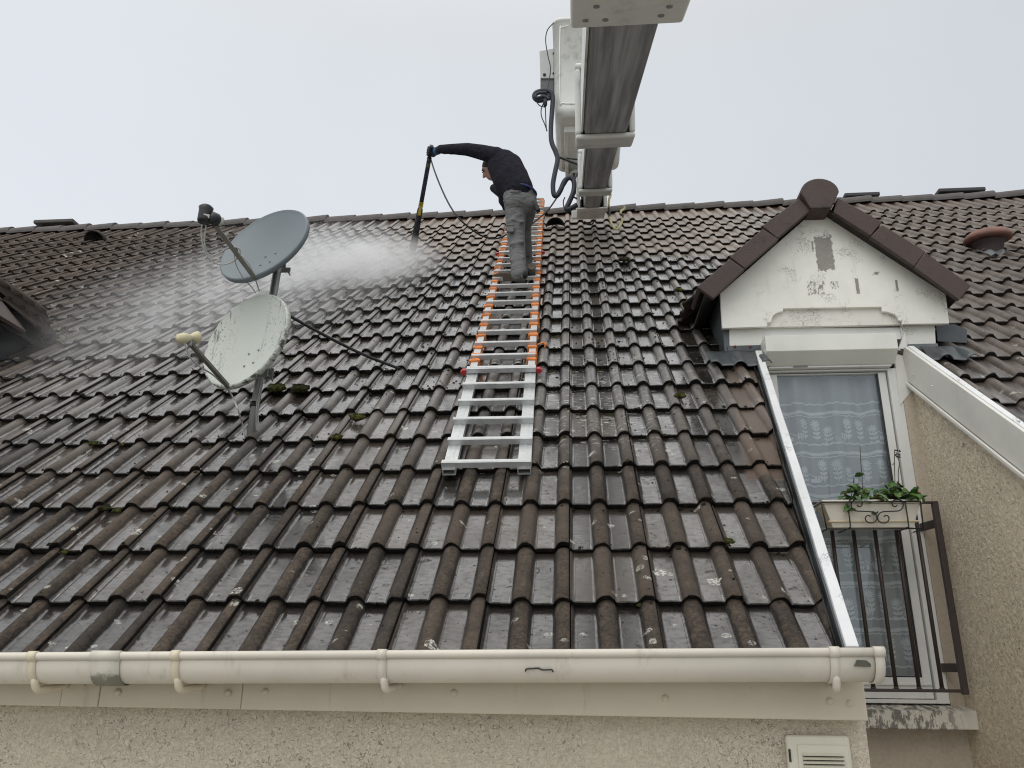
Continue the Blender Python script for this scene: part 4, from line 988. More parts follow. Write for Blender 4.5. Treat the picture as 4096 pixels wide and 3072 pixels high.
    q.build('seed_head', simple('dry_seed', (0.05, 0.045, 0.04), 0.9), dp)
planter()

# ------------------------------------------------------------------ antenna mast and dishes
bu, bv = on_roof(*r1(1618, 1556)); mb = P3(bu, bv, 0.02)
mtop = onY(1114, 1052, mb[1]); 
mast = thing('antenna_mast', 'bare grey steel mast standing on the tiles carrying two satellite dishes', 'mast', mb)
q = MB(); q.tube([mb - np.array([0, 0, 0.2]), mb + (mtop - mb) * 0.5, mtop], 0.0255, 18); q.build('pole', M['galv'], mast)
mpt = lambda py: mb + (mtop - mb) * ((1760 - py) / (1760 - 1052.0))
for py in (1073, 1496, 1520):
    c = mpt(py); q = MB(); q.box(c + np.array([-0.01, -0.035, 0]), (0.075, 0.006, 0.020)); q.box(c + np.array([0.01, 0.035, 0]), (0.06, 0.006, 0.016))
    for sx in (-0.045, 0.05): q.tube([c + np.array([sx, -0.08, 0.008]), c + np.array([sx, 0.09, -0.008])], 0.005, 8)
    q.build('clamp', M['galv'], mast, bevel=0.002)
q = MB(); c = mpt(1636); q.tube([c - np.array([0, 0, 0.016]), c + np.array([0, 0, 0.016])], 0.0285, 16); q.build('tape', M['black'], mast)
q = MB()
for k, (e0, e1) in enumerate(((0.030, 0.034), (0.040, 0.046))):
    pa = [mpt(1480) + np.array([e0, -0.03, 0]), mpt(1560) + np.array([e0, -0.028, 0]), mpt(1640) + np.array([e0 - 0.006, -0.026, 0]), mpt(1700) + np.array([e1, -0.02, 0]), mpt(1745) + np.array([e1 + 0.005, 0.0, 0])]; q.tube(smoothpath(pa, 4), 0.0038, 6)
q.build('cable', M['greycable'], mast)
q = MB(); pe = mpt(1238) + np.array([0.02, 0.03, 0]); pb_ = roofP(1600, 1476, 0.04); pa = [pb_, pb_ * 0.66 + pe * 0.34 - np.array([0, 0, 0.025]), pb_ * 0.33 + pe * 0.67 - np.array([0, 0, 0.02]), pe]
q.tube(smoothpath(pa, 6), 0.0105, 10)
tag(q.build('stay_cable', M['black'], None, origin=pa[0]), 'thick black stay tube running from the antenna mast down to the tiles', 'stay')

def dish_mat(name, base, dirty):
    t = NT(name); o = t.obj(); uvd = t.attr('dxy', 'Vector'); x, y, z = t.xyz(uvd)
    c = t.mix(t.noise(o, 5, 4), base, tuple(q_ * 0.88 for q_ in base))
    if dirty:
        st = t.noise(t.scalev(uvd, (9, 1.6, 1)), 1.0, 6, 0.7)
        zone = t.math('MAXIMUM', t.mul(t.smooth(x, 0.15, 0.5), t.smooth(y, -0.8, 0.1)), t.sub(1.0, t.smooth(x, -0.75, -0.25)))
        f = t.mul(t.smooth(st, 0.52, 0.66), zone)
        c = t.mix(t.mul(f, 0.8), c, (0.085, 0.085, 0.055))
        sp = t.mul(t.smooth(t.noise(o, 75, 3, 0.6), 0.60, 0.66), zone); c = t.mix(t.mul(sp, 0.85), c, (0.03, 0.03, 0.02))
        c = t.mix(t.mul(t.mul(t.smooth(z, 0.98, 1.02), t.sub(1.0, t.smooth(y, -0.3, 0.4))), t.smooth(t.noise(o, 30, 4, 0.7), 0.45, 0.6)), c, (0.06, 0.06, 0.045))
    t.bsdf(Base_Color=c, Roughness=0.38, Specular_IOR_Level=0.4); return t.mat
def dish(label, name, cpx, dist, apx, ratio, ang, mat, lnb_px, lnb_d, foot_px, black_lnb, arm_w):
    # circle in space whose image is the measured ellipse (half axes apx, tilt ang): solve for size and facing
    d = ray(*cpx); rt = np.cross(d, (0, 0, 1)); rt /= np.linalg.norm(rt); dn = np.cross(d, rt)
    th = math.radians(ang); R2 = np.array([[math.cos(th), math.sin(th)], [-math.sin(th), math.cos(th)]])
    ct = R2 @ np.diag([apx[0] ** 2 / 2, apx[1] ** 2 / 2]) @ R2.T; tgt = np.array([ct[0, 0], ct[0, 1], ct[1, 1]])
    ws = np.linspace(0, 2 * math.pi, 61)[:-1]
    def axes_of(q_):
        n_ = q_[1] * rt + q_[2] * dn - d; n_ /= np.linalg.norm(n_)
        u_ = np.array([0, 0, 1.0]) - n_ * n_[2]; u_ /= np.linalg.norm(u_); return n_, u_, np.cross(u_, n_)
    c = CAM + d * dist
    def cov_of(q_):
        n_, u_, r_ = axes_of(q_); P_ = np.array([pix(c + q_[0] * 1.045 * (math.cos(w) * r_ + math.sin(w) * u_)) for w in ws]); P_ = P_ - P_.mean(0)
        m_ = P_.T @ P_ / len(ws); return np.array([m_[0, 0], m_[0, 1], m_[1, 1]])
    sl_ = math.sqrt(max(0.1, (apx[0] / apx[1]) ** 2 - 1))
    q_ = np.array([apx[0] * dist / F_PX, -math.sin(th) * sl_, -math.cos(th) * sl_])
    for _ in range(40):
        r0 = cov_of(q_) - tgt; Jm = np.zeros((3, 3))
        for k in range(3): e_ = np.zeros(3); e_[k] = 1e-5; Jm[:, k] = (cov_of(q_ + e_) - tgt - r0) / 1e-5
        q_ = q_ - 0.6 * np.linalg.solve(Jm, r0)
    a = q_[0]; nrm, upd, rgt = axes_of(q_)
    th_ = thing(name, label, 'satellite dish', c)
    q = MB(); rings, seg = 12, 56; dep = 0.17 * a
    vs = []; att = []
    prof = [(i / rings, dep * ((i / rings) ** 2 - 1)) for i in range(rings + 1)] + [(1.02, 0.004), (1.045, -0.004), (1.045, -0.030), (1.02, -0.034)]
    prof += [(i / rings, dep * ((i / rings) ** 2 - 1) - 0.012) for i in range(rings, -1, -2)]
    for (rr_, hh) in prof:
        for k in range(seg):
            an = 2 * math.pi * k / seg; X, Y = rr_ * math.cos(an), rr_ * math.sin(an)
            vs.append(c + a * X * rgt + a * Y * upd + nrm * hh); att.append((X, Y, rr_))
    n = len(prof); q.add(vs, [(i * seg + k, i * seg + (k + 1) % seg, (i + 1) * seg + (k + 1) % seg, (i + 1) * seg + k) for i in range(n - 1) for k in range(seg)], 0, True)
    o = q.build('reflector', mat, th_, fix=True)
    at = o.data.attributes.new('dxy', 'FLOAT_VECTOR', 'POINT'); at.data.foreach_set('vector', np.array(att, dtype=np.float32).ravel())
    q = MB()
    for (X, Y) in ((0.05, -0.25), (0.3, -0.22), (0.07, -0.55), (0.3, -0.52)): q.ball(c + a * X * rgt + a * Y * upd + nrm * (dep * (X * X + Y * Y - 1) + 0.002), 0.007, seg=8, rings=5)
    q.build('rivet', M['galv'], o)
    lp = atd(*lnb_px, lnb_d); fp = c - upd * a * 1.0 + nrm * 0.0 if foot_px is None else min((c + 1.03 * a * (math.cos(A_) * rgt + math.sin(A_) * upd) - nrm * 0.012 for A_ in np.linspace(0, 6.283, 180)), key=lambda P_: (pix(P_)[0] - foot_px[0]) ** 2 + (pix(P_)[1] - foot_px[1]) ** 2)
    q = MB()
    q.bar(lp, fp, arm_w, arm_w, up=nrm); mpole = c - nrm * (dep + 0.10)
    q.bar(fp, fp + (c - fp) * 0.35 - nrm * 0.07, arm_w, arm_w, up=nrm); q.build('feed_arm', M['armdark'], th_, bevel=0.004)
    q = MB(); q.bar(c - nrm * (dep + 0.01) + upd * 0.0, mpt(0) if False else c - nrm * (dep + 0.09), 0.10, 0.10, up=upd); q.build('back_bracket', M['galv'], th_, bevel=0.006)
    return th_, c, a, nrm, upd, rgt, lp, fp
dist_l = np.linalg.norm(mpt(1430) - CAM) - 0.12; dist_u = np.linalg.norm(mpt(1060) - CAM) - 0.05
tl_, cl, al, nl, ul, rl_, lpl, fpl = dish('dirty white satellite dish streaked with algae, lower on the mast', 'satellite_dish', rd(545, 958), dist_l, (219, 125), 0, 50.7, dish_mat('algae_white_dish', (0.50, 0.525, 0.475), True), rd(185, 985), dist_l - 0.20, rd(440, 1285), False, 0.024)
tu_, cu, au, nu, uu_, ru_, lpu, fpu = dish('clean blue grey satellite dish at the top of the mast', 'satellite_dish', rd(668, 322), dist_u, (203, 97), 0, 35.0, dish_mat('blue_grey_dish', (0.155, 0.185, 0.20), False), rd(345, 195), dist_u - 0.20, rd(590, 500), True, 0.026)
cream = simple('cream_lnb', (0.62, 0.56, 0.36), 0.4)
def lnb(th_, base, toward, mat, sc, cable_pts, dark):
    ax = toward - base; ax /= np.linalg.norm(ax); up = np.array([0, 0, 1.0])
    c = base + up * 0.035 * sc
    q = MB(); q.lathe(c, ax, [(0, -0.085 * sc), (0.026 * sc, -0.08 * sc), (0.030 * sc, -0.04 * sc), (0.024 * sc, -0.02 * sc), (0.018 * sc, 0.0), (0.03 * sc, 0.02 * sc), (0.034 * sc, 0.045 * sc), (0.02 * sc, 0.055 * sc), (0, 0.057 * sc)], 18)
    o = q.build('receiver', mat, th_)
    q = MB(); q.box(base + up * 0.012 * sc, (0.012, 0.014, 0.03 * sc)); q.build('receiver_clip', M['galv'] if not dark else M['black'], th_, bevel=0.003)
    return c
lnb(tl_, lpl, cl, cream, 1.0, None, False)
def black_lnb():
    up = np.array([0, 0, 1.0]); d = ray(*rd(280, 140)); rt = np.cross(d, up); rt /= np.linalg.norm(rt)
    c = atd(*rd(282, 138), np.linalg.norm(lpu - CAM)); 
    q = MB(); q.lathe(c, (0, 0, 1), [(0, -0.042), (0.036, -0.042), (0.040, -0.030), (0.038, 0.035), (0.042, 0.052), (0.030, 0.064), (0, 0.066)], 22); q.build('receiver', M['black'], tu_)
    ax = cu - c; ax /= np.linalg.norm(ax)
    q = MB(); q.lathe(c + rt * 0.066 + np.array([0, 0, -0.012]), ax, [(0, -0.05), (0.036, -0.045), (0.038, 0.0), (0.028, 0.012)], 18); q.build('receiver', M['black'], tu_)
    q = MB(); q.lathe(c + rt * 0.066 + np.array([0, 0, -0.012]), ax, [(0.0285, 0.0122), (0.031, 0.03), (0.0, 0.036)], 18); q.build('feed_cap', simple('grey_cap', (0.5, 0.5, 0.45), 0.5), tu_)
    q = MB(); q.box(c + rt * 0.008 - d * 0.0395 - up * 0.002, (0.016, 0.002, 0.014), (rt, d, np.cross(rt, d))); q.build('label_sticker', M['frame'], tu_)
    q = MB(); q.bar(c + rt * 0.045 - up * 0.03, lpu, 0.024, 0.03, up=d); q.build('receiver_clip', M['black'], tu_)
    return c
blc = black_lnb(); du = np.linalg.norm(lpu - CAM)
q = MB()
q.tube(smoothpath([atd(*rd(a, b), du + 0.01) for a, b in ((262, 190), (258, 250), (265, 320), (290, 390), (340, 445), (400, 462), (470, 440), (510, 400), (515, 365), (490, 348), (430, 355), (370, 388), (320, 402), (290, 370), (278, 300), (285, 240), (290, 195))], 6), 0.0045, 7)
q.tube(smoothpath([atd(*rd(a, b), du + 0.04 + 0.0009 * k_i) for k_i, (a, b) in enumerate(((475, 375), (482, 440), (505, 500), (545, 560), (590, 610), (620, 650)))], 6), 0.004, 7)
q.tube(smoothpath([atd(*rd(a, b), du + 0.06) for a, b in ((500, 385), (560, 440), (595, 500), (620, 570), (642, 640))], 6), 0.004, 7)
q.build('cable', M['greycable'], tu_)
q = MB(); c = atd(*rd(483, 368), du + 0.02); q.ball(c, 0.016, seg=10, rings=6); q.build('cable_tie', M['black'], tu_)
q = MB(); dl = np.linalg.norm(lpl - CAM)
q.tube(smoothpath([atd(*rd(145, 940), dl - 0.03), atd(*rd(155, 1010), dl - 0.02), atd(*rd(190, 1085), dl), atd(*rd(250, 1140), dl + 0.04), atd(*rd(330, 1190), dl + 0.08), atd(*rd(400, 1255), dl + 0.14), atd(*rd(455, 1320), dl + 0.22), roofP(*rd(495, 1410), 0.25), roofP(*rd(530, 1520), 0.12), roofP(*rd(550, 1610), 0.04)], 6), 0.0048, 7)
q.build('cable', M['greycable'], tl_)

# ------------------------------------------------------------------ ladder
L_BL, L_BR, L_TL, L_TR = on_roof(1773.5, 1876, 0.075), on_roof(2118, 1876, 0.075), on_roof(1965, 1126.8, 0.075), on_roof(2162.6, 1126.8, 0.075)
LV0, LV1, LVT = (L_BL[1] + L_BR[1]) / 2, (L_TL[1] + L_TR[1]) / 2, on_roof(2168, 797, 0.075)[1]
LVM = (on_roof(1878.5, 1471, 0.10)[1] + on_roof(2147, 1471, 0.10)[1]) / 2
RUNG = (LVM - on_roof(1946, 1841.5, 0.10)[1]) / 5
LHW = ((L_BR[0] - L_BL[0]) + (L_TR[0] - L_TL[0])) / 4
def lad_u(v): a = (L_BL[0] + L_BR[0]) / 2; b = (L_TL[0] + L_TR[0]) / 2; return a + (b - a) * (v - LV0) / (LV1 - LV0)
def ladder():
    v0, v1 = LV0, LVT; hw = LHW
    ld = thing('roof_ladder', 'long aluminium roof ladder bound with orange straps lying up the tiles', 'ladder', P3(lad_u(v0), v0, 0.04))
    ax = lambda v: (np.array([1, 0, 0]), UPS, NRM)
    h0 = 0.042
    vm = LVM
    for sx in (-1, 1):
        q = MB(); a = P3(lad_u(v0) + sx * (hw - 0.034), v0, h0 + 0.016); b = P3(lad_u(vm) + sx * (hw - 0.034), vm, h0 + 0.016)
        dv = (b - a) / np.linalg.norm(b - a); r = np.cross(dv, NRM)
        for (o1, hx, hz) in ((-0.032, 0.0022, 0.017), (0.032, 0.0022, 0.017)): q.box((a + b) / 2 + r * o1, (hx, np.linalg.norm(b - a) / 2, hz), (r, dv, NRM))
        for o2 in (-0.0148, 0.0148): q.box((a + b) / 2 + NRM * o2, (0.0298, np.linalg.norm(b - a) / 2, 0.0022), (r, dv, NRM))
        q.box((a + b) / 2 + NRM * 0.0178, (0.010, np.linalg.norm(b - a) / 2 - 0.004, 0.0008), (r, dv, NRM))
        q.build('side_rail', M['alu'], ld)
        q = MB(); a = P3(lad_u(vm) + sx * (hw - 0.030), vm + 0.02, h0 + 0.02); b = P3(lad_u(v1) + sx * (hw - 0.030), v1, h0 + 0.02)
        q.bar(a, b, 0.050, 0.036, up=NRM); q.build('side_rail', M['alu'], ld, bevel=0.003)
    VCLIP = on_roof(2078, 1013, 0.10)[1]
    n = int((v1 - v0) / RUNG); rr = random.Random(5)
    for k in range(n + 1):
        v = v0 + 0.028 + k * RUNG; top = v > vm + 0.05; clip = abs(v - vm) < 0.12 or abs(v - VCLIP) < 0.12
        w = hw + (0.004 if not top else -0.004)
        q = MB(); c = P3(lad_u(v), v, h0 + 0.050 + (0.006 if clip else 0))
        q.box(c, (w, 0.017 if not clip else 0.027, 0.0165), ax(v)); q.box(c + NRM * 0.0172, (w - 0.004, 0.009, 0.0008), ax(v)); q.build('rung', M['alu'], ld, bevel=0.003)
        for sx in (-1, 1):
            q = MB(); q.box(P3(lad_u(v) + sx * (hw - 0.034), v, h0 + 0.033), (0.012, 0.012, 0.0045), ax(v)); q.build('rung_block', M['alu'], ld)
            if clip:
                q = MB(); q.box(P3(lad_u(v) + sx * (w + 0.016), v - 0.004, h0 + 0.045), (0.0155, 0.019, 0.018), ax(v)); q.tube([P3(lad_u(v) + sx * (w + 0.0315), v + 0.012, h0 + 0.045), P3(lad_u(v) + sx * (w + 0.0315), v - 0.022, h0 + 0.045)], 0.012, 10); q.build('lock_clip', M['red'], ld, bevel=0.004)
            if top:
                for e in ((-0.055,) if k % 3 else (-0.055, 0.06)):
                    q = MB(); cc = P3(lad_u(v) + sx * (hw - 0.030), v + e + rr.uniform(-0.008, 0.008), h0 + 0.024)
                    tilt = rr.uniform(-0.22, 0.22); a1 = np.array([1, 0, 0]) * math.cos(tilt) + UPS * math.sin(tilt); a2 = np.cross(NRM, a1)
                    wd = rr.uniform(0.010, 0.018)
                    q.box(cc, (0.034 + rr.uniform(0, 0.005), wd, 0.026), (a1, a2, NRM)); q.box(cc + a2 * rr.uniform(-0.012, 0.012) + NRM * 0.008, (0.031, wd * 0.7, 0.021), (a1 * math.cos(0.2) + a2 * math.sin(0.2), a2 * math.cos(0.2) - a1 * math.sin(0.2), NRM))
                    q.build('strap', M['orange'], ld, bevel=0.006)
    q = MB(); rr = random.Random(8); b = roofP(*r2(1290, 1425), 0.06)
    for k in range(3): q.tube(smoothpath([b + np.array([-0.03, 0, 0]), b + np.array([0.01 + 0.01 * k, -0.004 * k, 0.015]), b + np.array([0.05 - 0.01 * k, -0.01, -0.004 - 0.012 * k])], 4), 0.005, 6)
    q.build('strap_end', M['orange'], ld)
ladder()

# ------------------------------------------------------------------ person
def person():
    fl = roofP(*rp(1120, 1565), 0.115)
    pr = thing('person', 'person in navy sweatshirt and grey trousers on the ladder, leaning left with a lance', 'person', fl)
    Y0 = fl[1]
    J = lambda x, y, dy=0.0: onY(*rp(x, y), Y0 + dy)
    skin = simple('skin', (0.40, 0.22, 0.16), 0.5, var=0.12, scale=20)
    hipL, hipR = J(1125, 690, 0.06), J(1262, 705, 0.10)
    kneeL, kneeR = J(1138, 1075, 0.10), J(1222, 1000, 0.38)
    ankL = J(1195, 1500, 0.02); ankR = roofP(*rp(1258, 1340), 0.10)
    waist, chest = J(1165, 590, 0.06), J(1010, 330, 0.12); midb = J(1105, 460, 0.10)
    shR, shL = J(925, 205, 0.08), J(960, 400, 0.30)
    elR, wrR = J(610, 132, 0.14), J(310, 130, 0.30); hand = J(212, 150, 0.34)
    elL, haL = J(1000, 620, 0.42), J(900, 560, 0.55)
    neck, head = J(925, 290, 0.22), J(880, 348, 0.30)
    def fuse(o, vox, it):
        r_ = o.modifiers.new('fuse', 'REMESH'); r_.mode = 'VOXEL'; r_.voxel_size = vox; r_.use_smooth_shade = True
        s_ = o.modifiers.new('soft', 'SMOOTH'); s_.iterations = it; s_.factor = 0.5; return o
    # one continuous body
    q = MB(); C_ = q.capsule
    C_(hipL, hipR, 0.07, 0.07); C_((hipL + hipR) / 2, waist, 0.085, 0.085); C_(waist, midb, 0.085, 0.10); C_(midb, chest, 0.10, 0.105); C_(chest, neck, 0.085, 0.055); C_(chest, shR, 0.08, 0.05); C_(chest, shL, 0.08, 0.05); C_(neck, head, 0.052, 0.055)
    C_(shR, elR, 0.055, 0.042); C_(elR, wrR, 0.040, 0.026); C_(wrR, wrR * 0.75 + hand * 0.25, 0.022, 0.018); C_(shL, elL, 0.055, 0.042); C_(elL, haL, 0.042, 0.03)
    C_(hipL, kneeL, 0.07, 0.052); C_(kneeL, ankL, 0.05, 0.028); C_(hipR, kneeR, 0.07, 0.052); C_(kneeR, ankR, 0.05, 0.028)
    # head: faces left and down along the lance
    fdir = onY(*rp(560, 560), Y0 + 0.32) - head; fdir /= np.linalg.norm(fdir)
    hup = np.array([-0.35, -0.1, 1.0]); hup -= fdir * (hup @ fdir); hup /= np.linalg.norm(hup); hs_ = np.cross(fdir, hup)
    q.ball(head, (0.100, 0.076, 0.112), (fdir, hs_, hup), 20, 14); q.ball(head + fdir * 0.045 - hup * 0.062, (0.052, 0.05, 0.05), (fdir, hs_, hup))
    q.capsule(head + fdir * 0.098 + hup * 0.012, head + fdir * 0.118 - hup * 0.024, 0.011, 0.016)
    q.capsule(head + fdir * 0.088 - hup * 0.055 + hs_ * 0.02, head + fdir * 0.088 - hup * 0.055 - hs_ * 0.02, 0.011, 0.011)
    for e in (1, -1): q.ball(head + hs_ * 0.076 * e - fdir * 0.01 - hup * 0.01, (0.022, 0.011, 0.032), (fdir, hs_, hup))
    fuse(q.build('body', skin, pr, fix=False), 0.010, 4)
    q = MB()
    for e in (1, -1): q.ball(head + fdir * 0.088 + hup * 0.018 + hs_ * 0.034 * e, 0.013, seg=10, rings=6); q.capsule(head + fdir * 0.098 + hup * 0.036 + hs_ * 0.018 * e, head + fdir * 0.088 + hup * 0.036 + hs_ * 0.052 * e, 0.005, 0.004)
    q.build('eyes', simple('dark_eye', (0.02, 0.015, 0.012), 0.3), pr)
    q = MB(); q.ball(head - fdir * 0.012 + hup * 0.022, (0.100, 0.082, 0.106), (fdir, hs_, hup), 20, 14); fuse(q.build('hair', simple('short_dark_hair', (0.02, 0.016, 0.014), 0.8, bump=0.6), pr, fix=False), 0.009, 2)
    # sweatshirt
    nav = NT('navy_sweatshirt'); o = nav.obj(); w = nav.noise(nav.scalev(o, (1, 1, 1)), 11, 1.3, 0.5, 1.0)
    nav.bsdf(Base_Color=nav.mix(nav.noise(o, 8, 4), (0.010, 0.010, 0.015), (0.022, 0.022, 0.030)), Roughness=0.92, Normal=nav.bump(nav.add(w, nav.mul(nav.noise(o, 140, 2), 0.02)), 0.45, 0.04), Specular_IOR_Level=0.15)
    q = MB(); C_ = q.capsule
    C_(J(1165, 600, 0.08), J(1092, 470, 0.12), 0.160, 0.182); C_(J(1092, 470, 0.12), J(1005, 312, 0.14), 0.182, 0.162); C_(J(1005, 312, 0.14), shR, 0.150, 0.092); C_(J(1005, 312, 0.14), shL, 0.13, 0.09)
    C_(J(1205, 555, 0.06), J(1095, 300, 0.12), 0.115, 0.110); C_(J(1060, 560, 0.16), J(1030, 690, 0.20), 0.135, 0.075); C_(J(1030, 690, 0.2), J(1028, 775, 0.22), 0.068, 0.035)
    C_(shR, J(770, 165, 0.11), 0.088, 0.078); C_(J(770, 165, 0.11), elR, 0.078, 0.066); C_(elR, J(450, 128, 0.22), 0.066, 0.055); C_(J(450, 128, 0.22), wrR, 0.055, 0.046); C_(shL, elL, 0.075, 0.06); C_(elL, haL, 0.06, 0.045)
    C_(J(1120, 235, 0.12), J(1172, 268, 0.10), 0.050, 0.030)
    rr = random.Random(2)
    for k in range(16):
        t_k = k / 15; a = shR * (1 - t_k) + wrR * t_k + np.array([rr.uniform(-.01, .01), 0, (0.045 if k % 2 else -0.05) * (1 - 0.35 * t_k)]) + (elR - (shR + wrR) / 2) * (1 - abs(2 * t_k - 1)); q.ball(a, 0.026, seg=8, rings=6)
    fuse(q.build('sweatshirt', nav.mat, pr, fix=False), 0.010, 5)
    # trousers
    gy = NT('grey_work_trousers'); o = gy.obj(); fold = gy.noise(gy.scalev(o, (1.0, 1.0, 2.2)), 8, 1.2, 0.45, 1.0)
    gy.bsdf(Base_Color=gy.mix(gy.noise(o, 5, 2), (0.125, 0.127, 0.127), (0.165, 0.166, 0.160)), Roughness=0.85, Normal=gy.bump(gy.add(fold, gy.mul(gy.noise(o, 60, 3), 0.02)), 0.55, 0.04), Specular_IOR_Level=0.25)
    q = MB(); C_ = q.capsule
    C_(J(1150, 640, 0.07), J(1235, 650, 0.10), 0.135, 0.125); C_(J(1150, 720, 0.05), J(1240, 735, 0.08), 0.122, 0.122); C_(J(1135, 690, 0.07), J(1140, 820, 0.08), 0.118, 0.104); C_(J(1140, 820, 0.08), J(1142, 1070, 0.10), 0.104, 0.090); C_(J(1142, 1070, 0.10), J(1160, 1250, 0.07), 0.090, 0.080); C_(J(1160, 1250, 0.07), J(1172, 1440, 0.03), 0.080, 0.074); C_(J(1172, 1440, 0.03), J(1180, 1520, 0.02), 0.075, 0.078)
    C_(J(1250, 690, 0.10), J(1262, 800, 0.16), 0.112, 0.098); C_(J(1262, 800, 0.16), kneeR, 0.098, 0.080); C_(kneeR, ankR, 0.082, 0.066)
    for (x, y, r_) in ((1090, 560, 0.03), (1030, 700, 0.022), (1215, 930, 0.02), (1075, 1010, 0.032), (1170, 860, 0.02), (1120, 905, 0.02), (1195, 1160, 0.03), (1120, 1180, 0.028), (1200, 1330, 0.028), (1110, 1360, 0.022)): q.ball(J(x, y, 0.0), (r_ * 1.5, r_, r_ * 0.8), seg=8, rings=6)
    fuse(q.build('trousers', gy.mat, pr, fix=False), 0.010, 4)
    q = MB(); pk = J(1082, 1010, -0.018); q.box(pk, (0.034, 0.014, 0.038)); q.box(pk + np.array([0, -0.006, 0.034]), (0.037, 0.013, 0.010)); q.box(J(1140, 600, -0.075), (0.055, 0.010, 0.006)); q.build('pocket', gy.mat, pr, bevel=0.006)
    q = MB(); q.box(J(1375, 775, 0.0), (0.018, 0.03, 0.045), ((0.93, 0, 0.36), (0, 1, 0), (-0.36, 0, 0.93))); q.build('pocket', simple('holster_black', (0.02, 0.02, 0.022), 0.7), pr, bevel=0.006)
    q = MB(); c0 = (waist * 0.35 + (hipL + hipR) / 2 * 0.65) + np.array([0.02, 0, 0.06]); ring = [c0 + np.array([0.142 * math.cos(a), 0.135 * math.sin(a), -0.03 * math.cos(a)]) for a in np.linspace(0, 2 * math.pi, 25)]
    q.tube(ring, 0.011, 8); q.build('belt', simple('blue_belt', (0.02, 0.03, 0.13), 0.7), pr)
    # shoes
    shoe = simple('dark_trainer', (0.016, 0.015, 0.016), 0.7); sole = simple('worn_brown_sole', (0.10, 0.076, 0.055), 0.8, var=0.4, scale=30, bump=0.6)
    toe = J(950, 1548, 0.16); heel = J(1225, 1555, 0.0); q = MB(); q.capsule(heel + np.array([0, 0, 0.035]), toe + np.array([0.02, 0, 0.02]), 0.046, 0.036); q.capsule(ankL, heel + np.array([-0.03, 0, 0.04]), 0.05, 0.048); fuse(q.build('shoe', shoe, pr, fix=False), 0.008, 2)
    q = MB(); dv = toe - heel; dl_ = np.linalg.norm(dv); dv /= dl_; nn = np.array([0.05, -0.75, -0.62]); nn -= dv * (nn @ dv); nn /= np.linalg.norm(nn); sv = np.cross(dv, nn)
    def soleplate(q, h0_, t0_, dv, sv, nn, L):
        out = []
        for k in range(20):
            a = 2 * math.pi * k / 20; x = math.cos(a); wd = 0.044 if x > 0 else 0.036
            out.append(h0_ + dv * (L / 2 + (L / 2 + 0.03) * x * (abs(x) ** -0.25 if x else 0)) + sv * wd * math.sin(a) * 1.02)
        q.prism(out, nn * 0.018)
    soleplate(q, heel + nn * 0.036 + np.array([0, 0, 0.02]), toe, dv, sv, nn, dl_); q.build('sole', sole, pr, bevel=0.004)
    h2 = roofP(*rp(1312, 1470), 0.15); t2 = roofP(*rp(1335, 1295), 0.15) + np.array([0, 0.05, 0.0]); t2 = h2 + (t2 - h2) / np.linalg.norm(t2 - h2) * 0.24
    q = MB(); dv2 = (t2 - h2); L2 = np.linalg.norm(dv2); dv2 /= L2; nn2 = np.array([0.1, -1.0, 0.1]); nn2 -= dv2 * (nn2 @ dv2); nn2 /= np.linalg.norm(nn2); sv2 = np.cross(dv2, nn2)
    q.capsule(h2 - nn2 * 0.03, t2 - nn2 * 0.03, 0.04, 0.036); q.capsule(ankR, h2 + dv2 * 0.08 - nn2 * 0.05, 0.048, 0.045); fuse(q.build('shoe', shoe, pr, fix=False), 0.008, 2)
    q = MB(); soleplate(q, h2, t2, dv2, sv2, nn2, L2); q.build('sole', sole, pr, bevel=0.004)
    # lance geometry needed for the grip
    ltop = J(212, 88, 0.33); ltip = roofP(*r2(462, 808), 0.05); ld_ = ltip - ltop; LL = np.linalg.norm(ld_); ld_ /= LL
    grip = ltop + ld_ * 0.075
    q = MB(); toc = ray(*rp(205, 150)); rt = np.cross(toc, (0, 0, 1)); rt /= np.linalg.norm(rt); fwd = np.cross(ld_, rt); fwd /= np.linalg.norm(fwd)
    palm = grip + rt * 0.035; q.ball(palm, (0.036, 0.038, 0.054), (rt, fwd, ld_))
    q.capsule(wrR, palm + rt * 0.01, 0.040, 0.036)
    for k, off in enumerate((-0.040, -0.014, 0.012, 0.036)):
        ln = (0.9, 1.0, 0.95, 0.8)[k]; b0 = palm + ld_ * off; r_ = 0.0130
        p1 = grip + ld_ * off - fwd * 0.034 * ln + rt * 0.010; p2 = grip + ld_ * off - rt * 0.032 * ln - fwd * 0.012; p3 = grip + ld_ * off - rt * 0.014 + fwd * 0.026 * ln
        q.capsule(b0, p1, r_ + 0.002, r_); q.capsule(p1, p2, r_, r_); q.capsule(p2, p3, r_, r_ * 0.85)
    q.capsule(palm - ld_ * 0.03, grip - ld_ * 0.060 - rt * 0.005 + fwd * 0.02, 0.013, 0.010); q.capsule(grip - ld_ * 0.060 - rt * 0.005 + fwd * 0.02, grip - ld_ * 0.052 - rt * 0.030 - fwd * 0.008, 0.011, 0.009)
    fuse(q.build('glove', M['glove'], pr, fix=False), 0.0055, 1)
    q = MB(); dwr = wrR - palm; dwr /= np.linalg.norm(dwr); q.tube([palm + dwr * 0.045, palm + dwr * 0.065, palm + dwr * 0.085], [0.039, 0.041, 0.042], 14); q.build('cuff', M['bluecuff'], pr)
    # pressure lance
    la = thing('pressure_lance', 'black high pressure lance with yellow stickers held out over the tiles', 'lance', ltip)
    q = MB(); q.tube([ltop, ltop + ld_ * 0.14], 0.021, 14); q.build('grip', M['black'], la)
    q = MB(); q.tube([ltop + ld_ * 0.14, ltop + ld_ * 0.17, ltip - ld_ * 0.52], [0.026, 0.024, 0.024], 14); q.build('shaft', simple('dark_blue_lance', (0.020, 0.027, 0.052), 0.4), la)
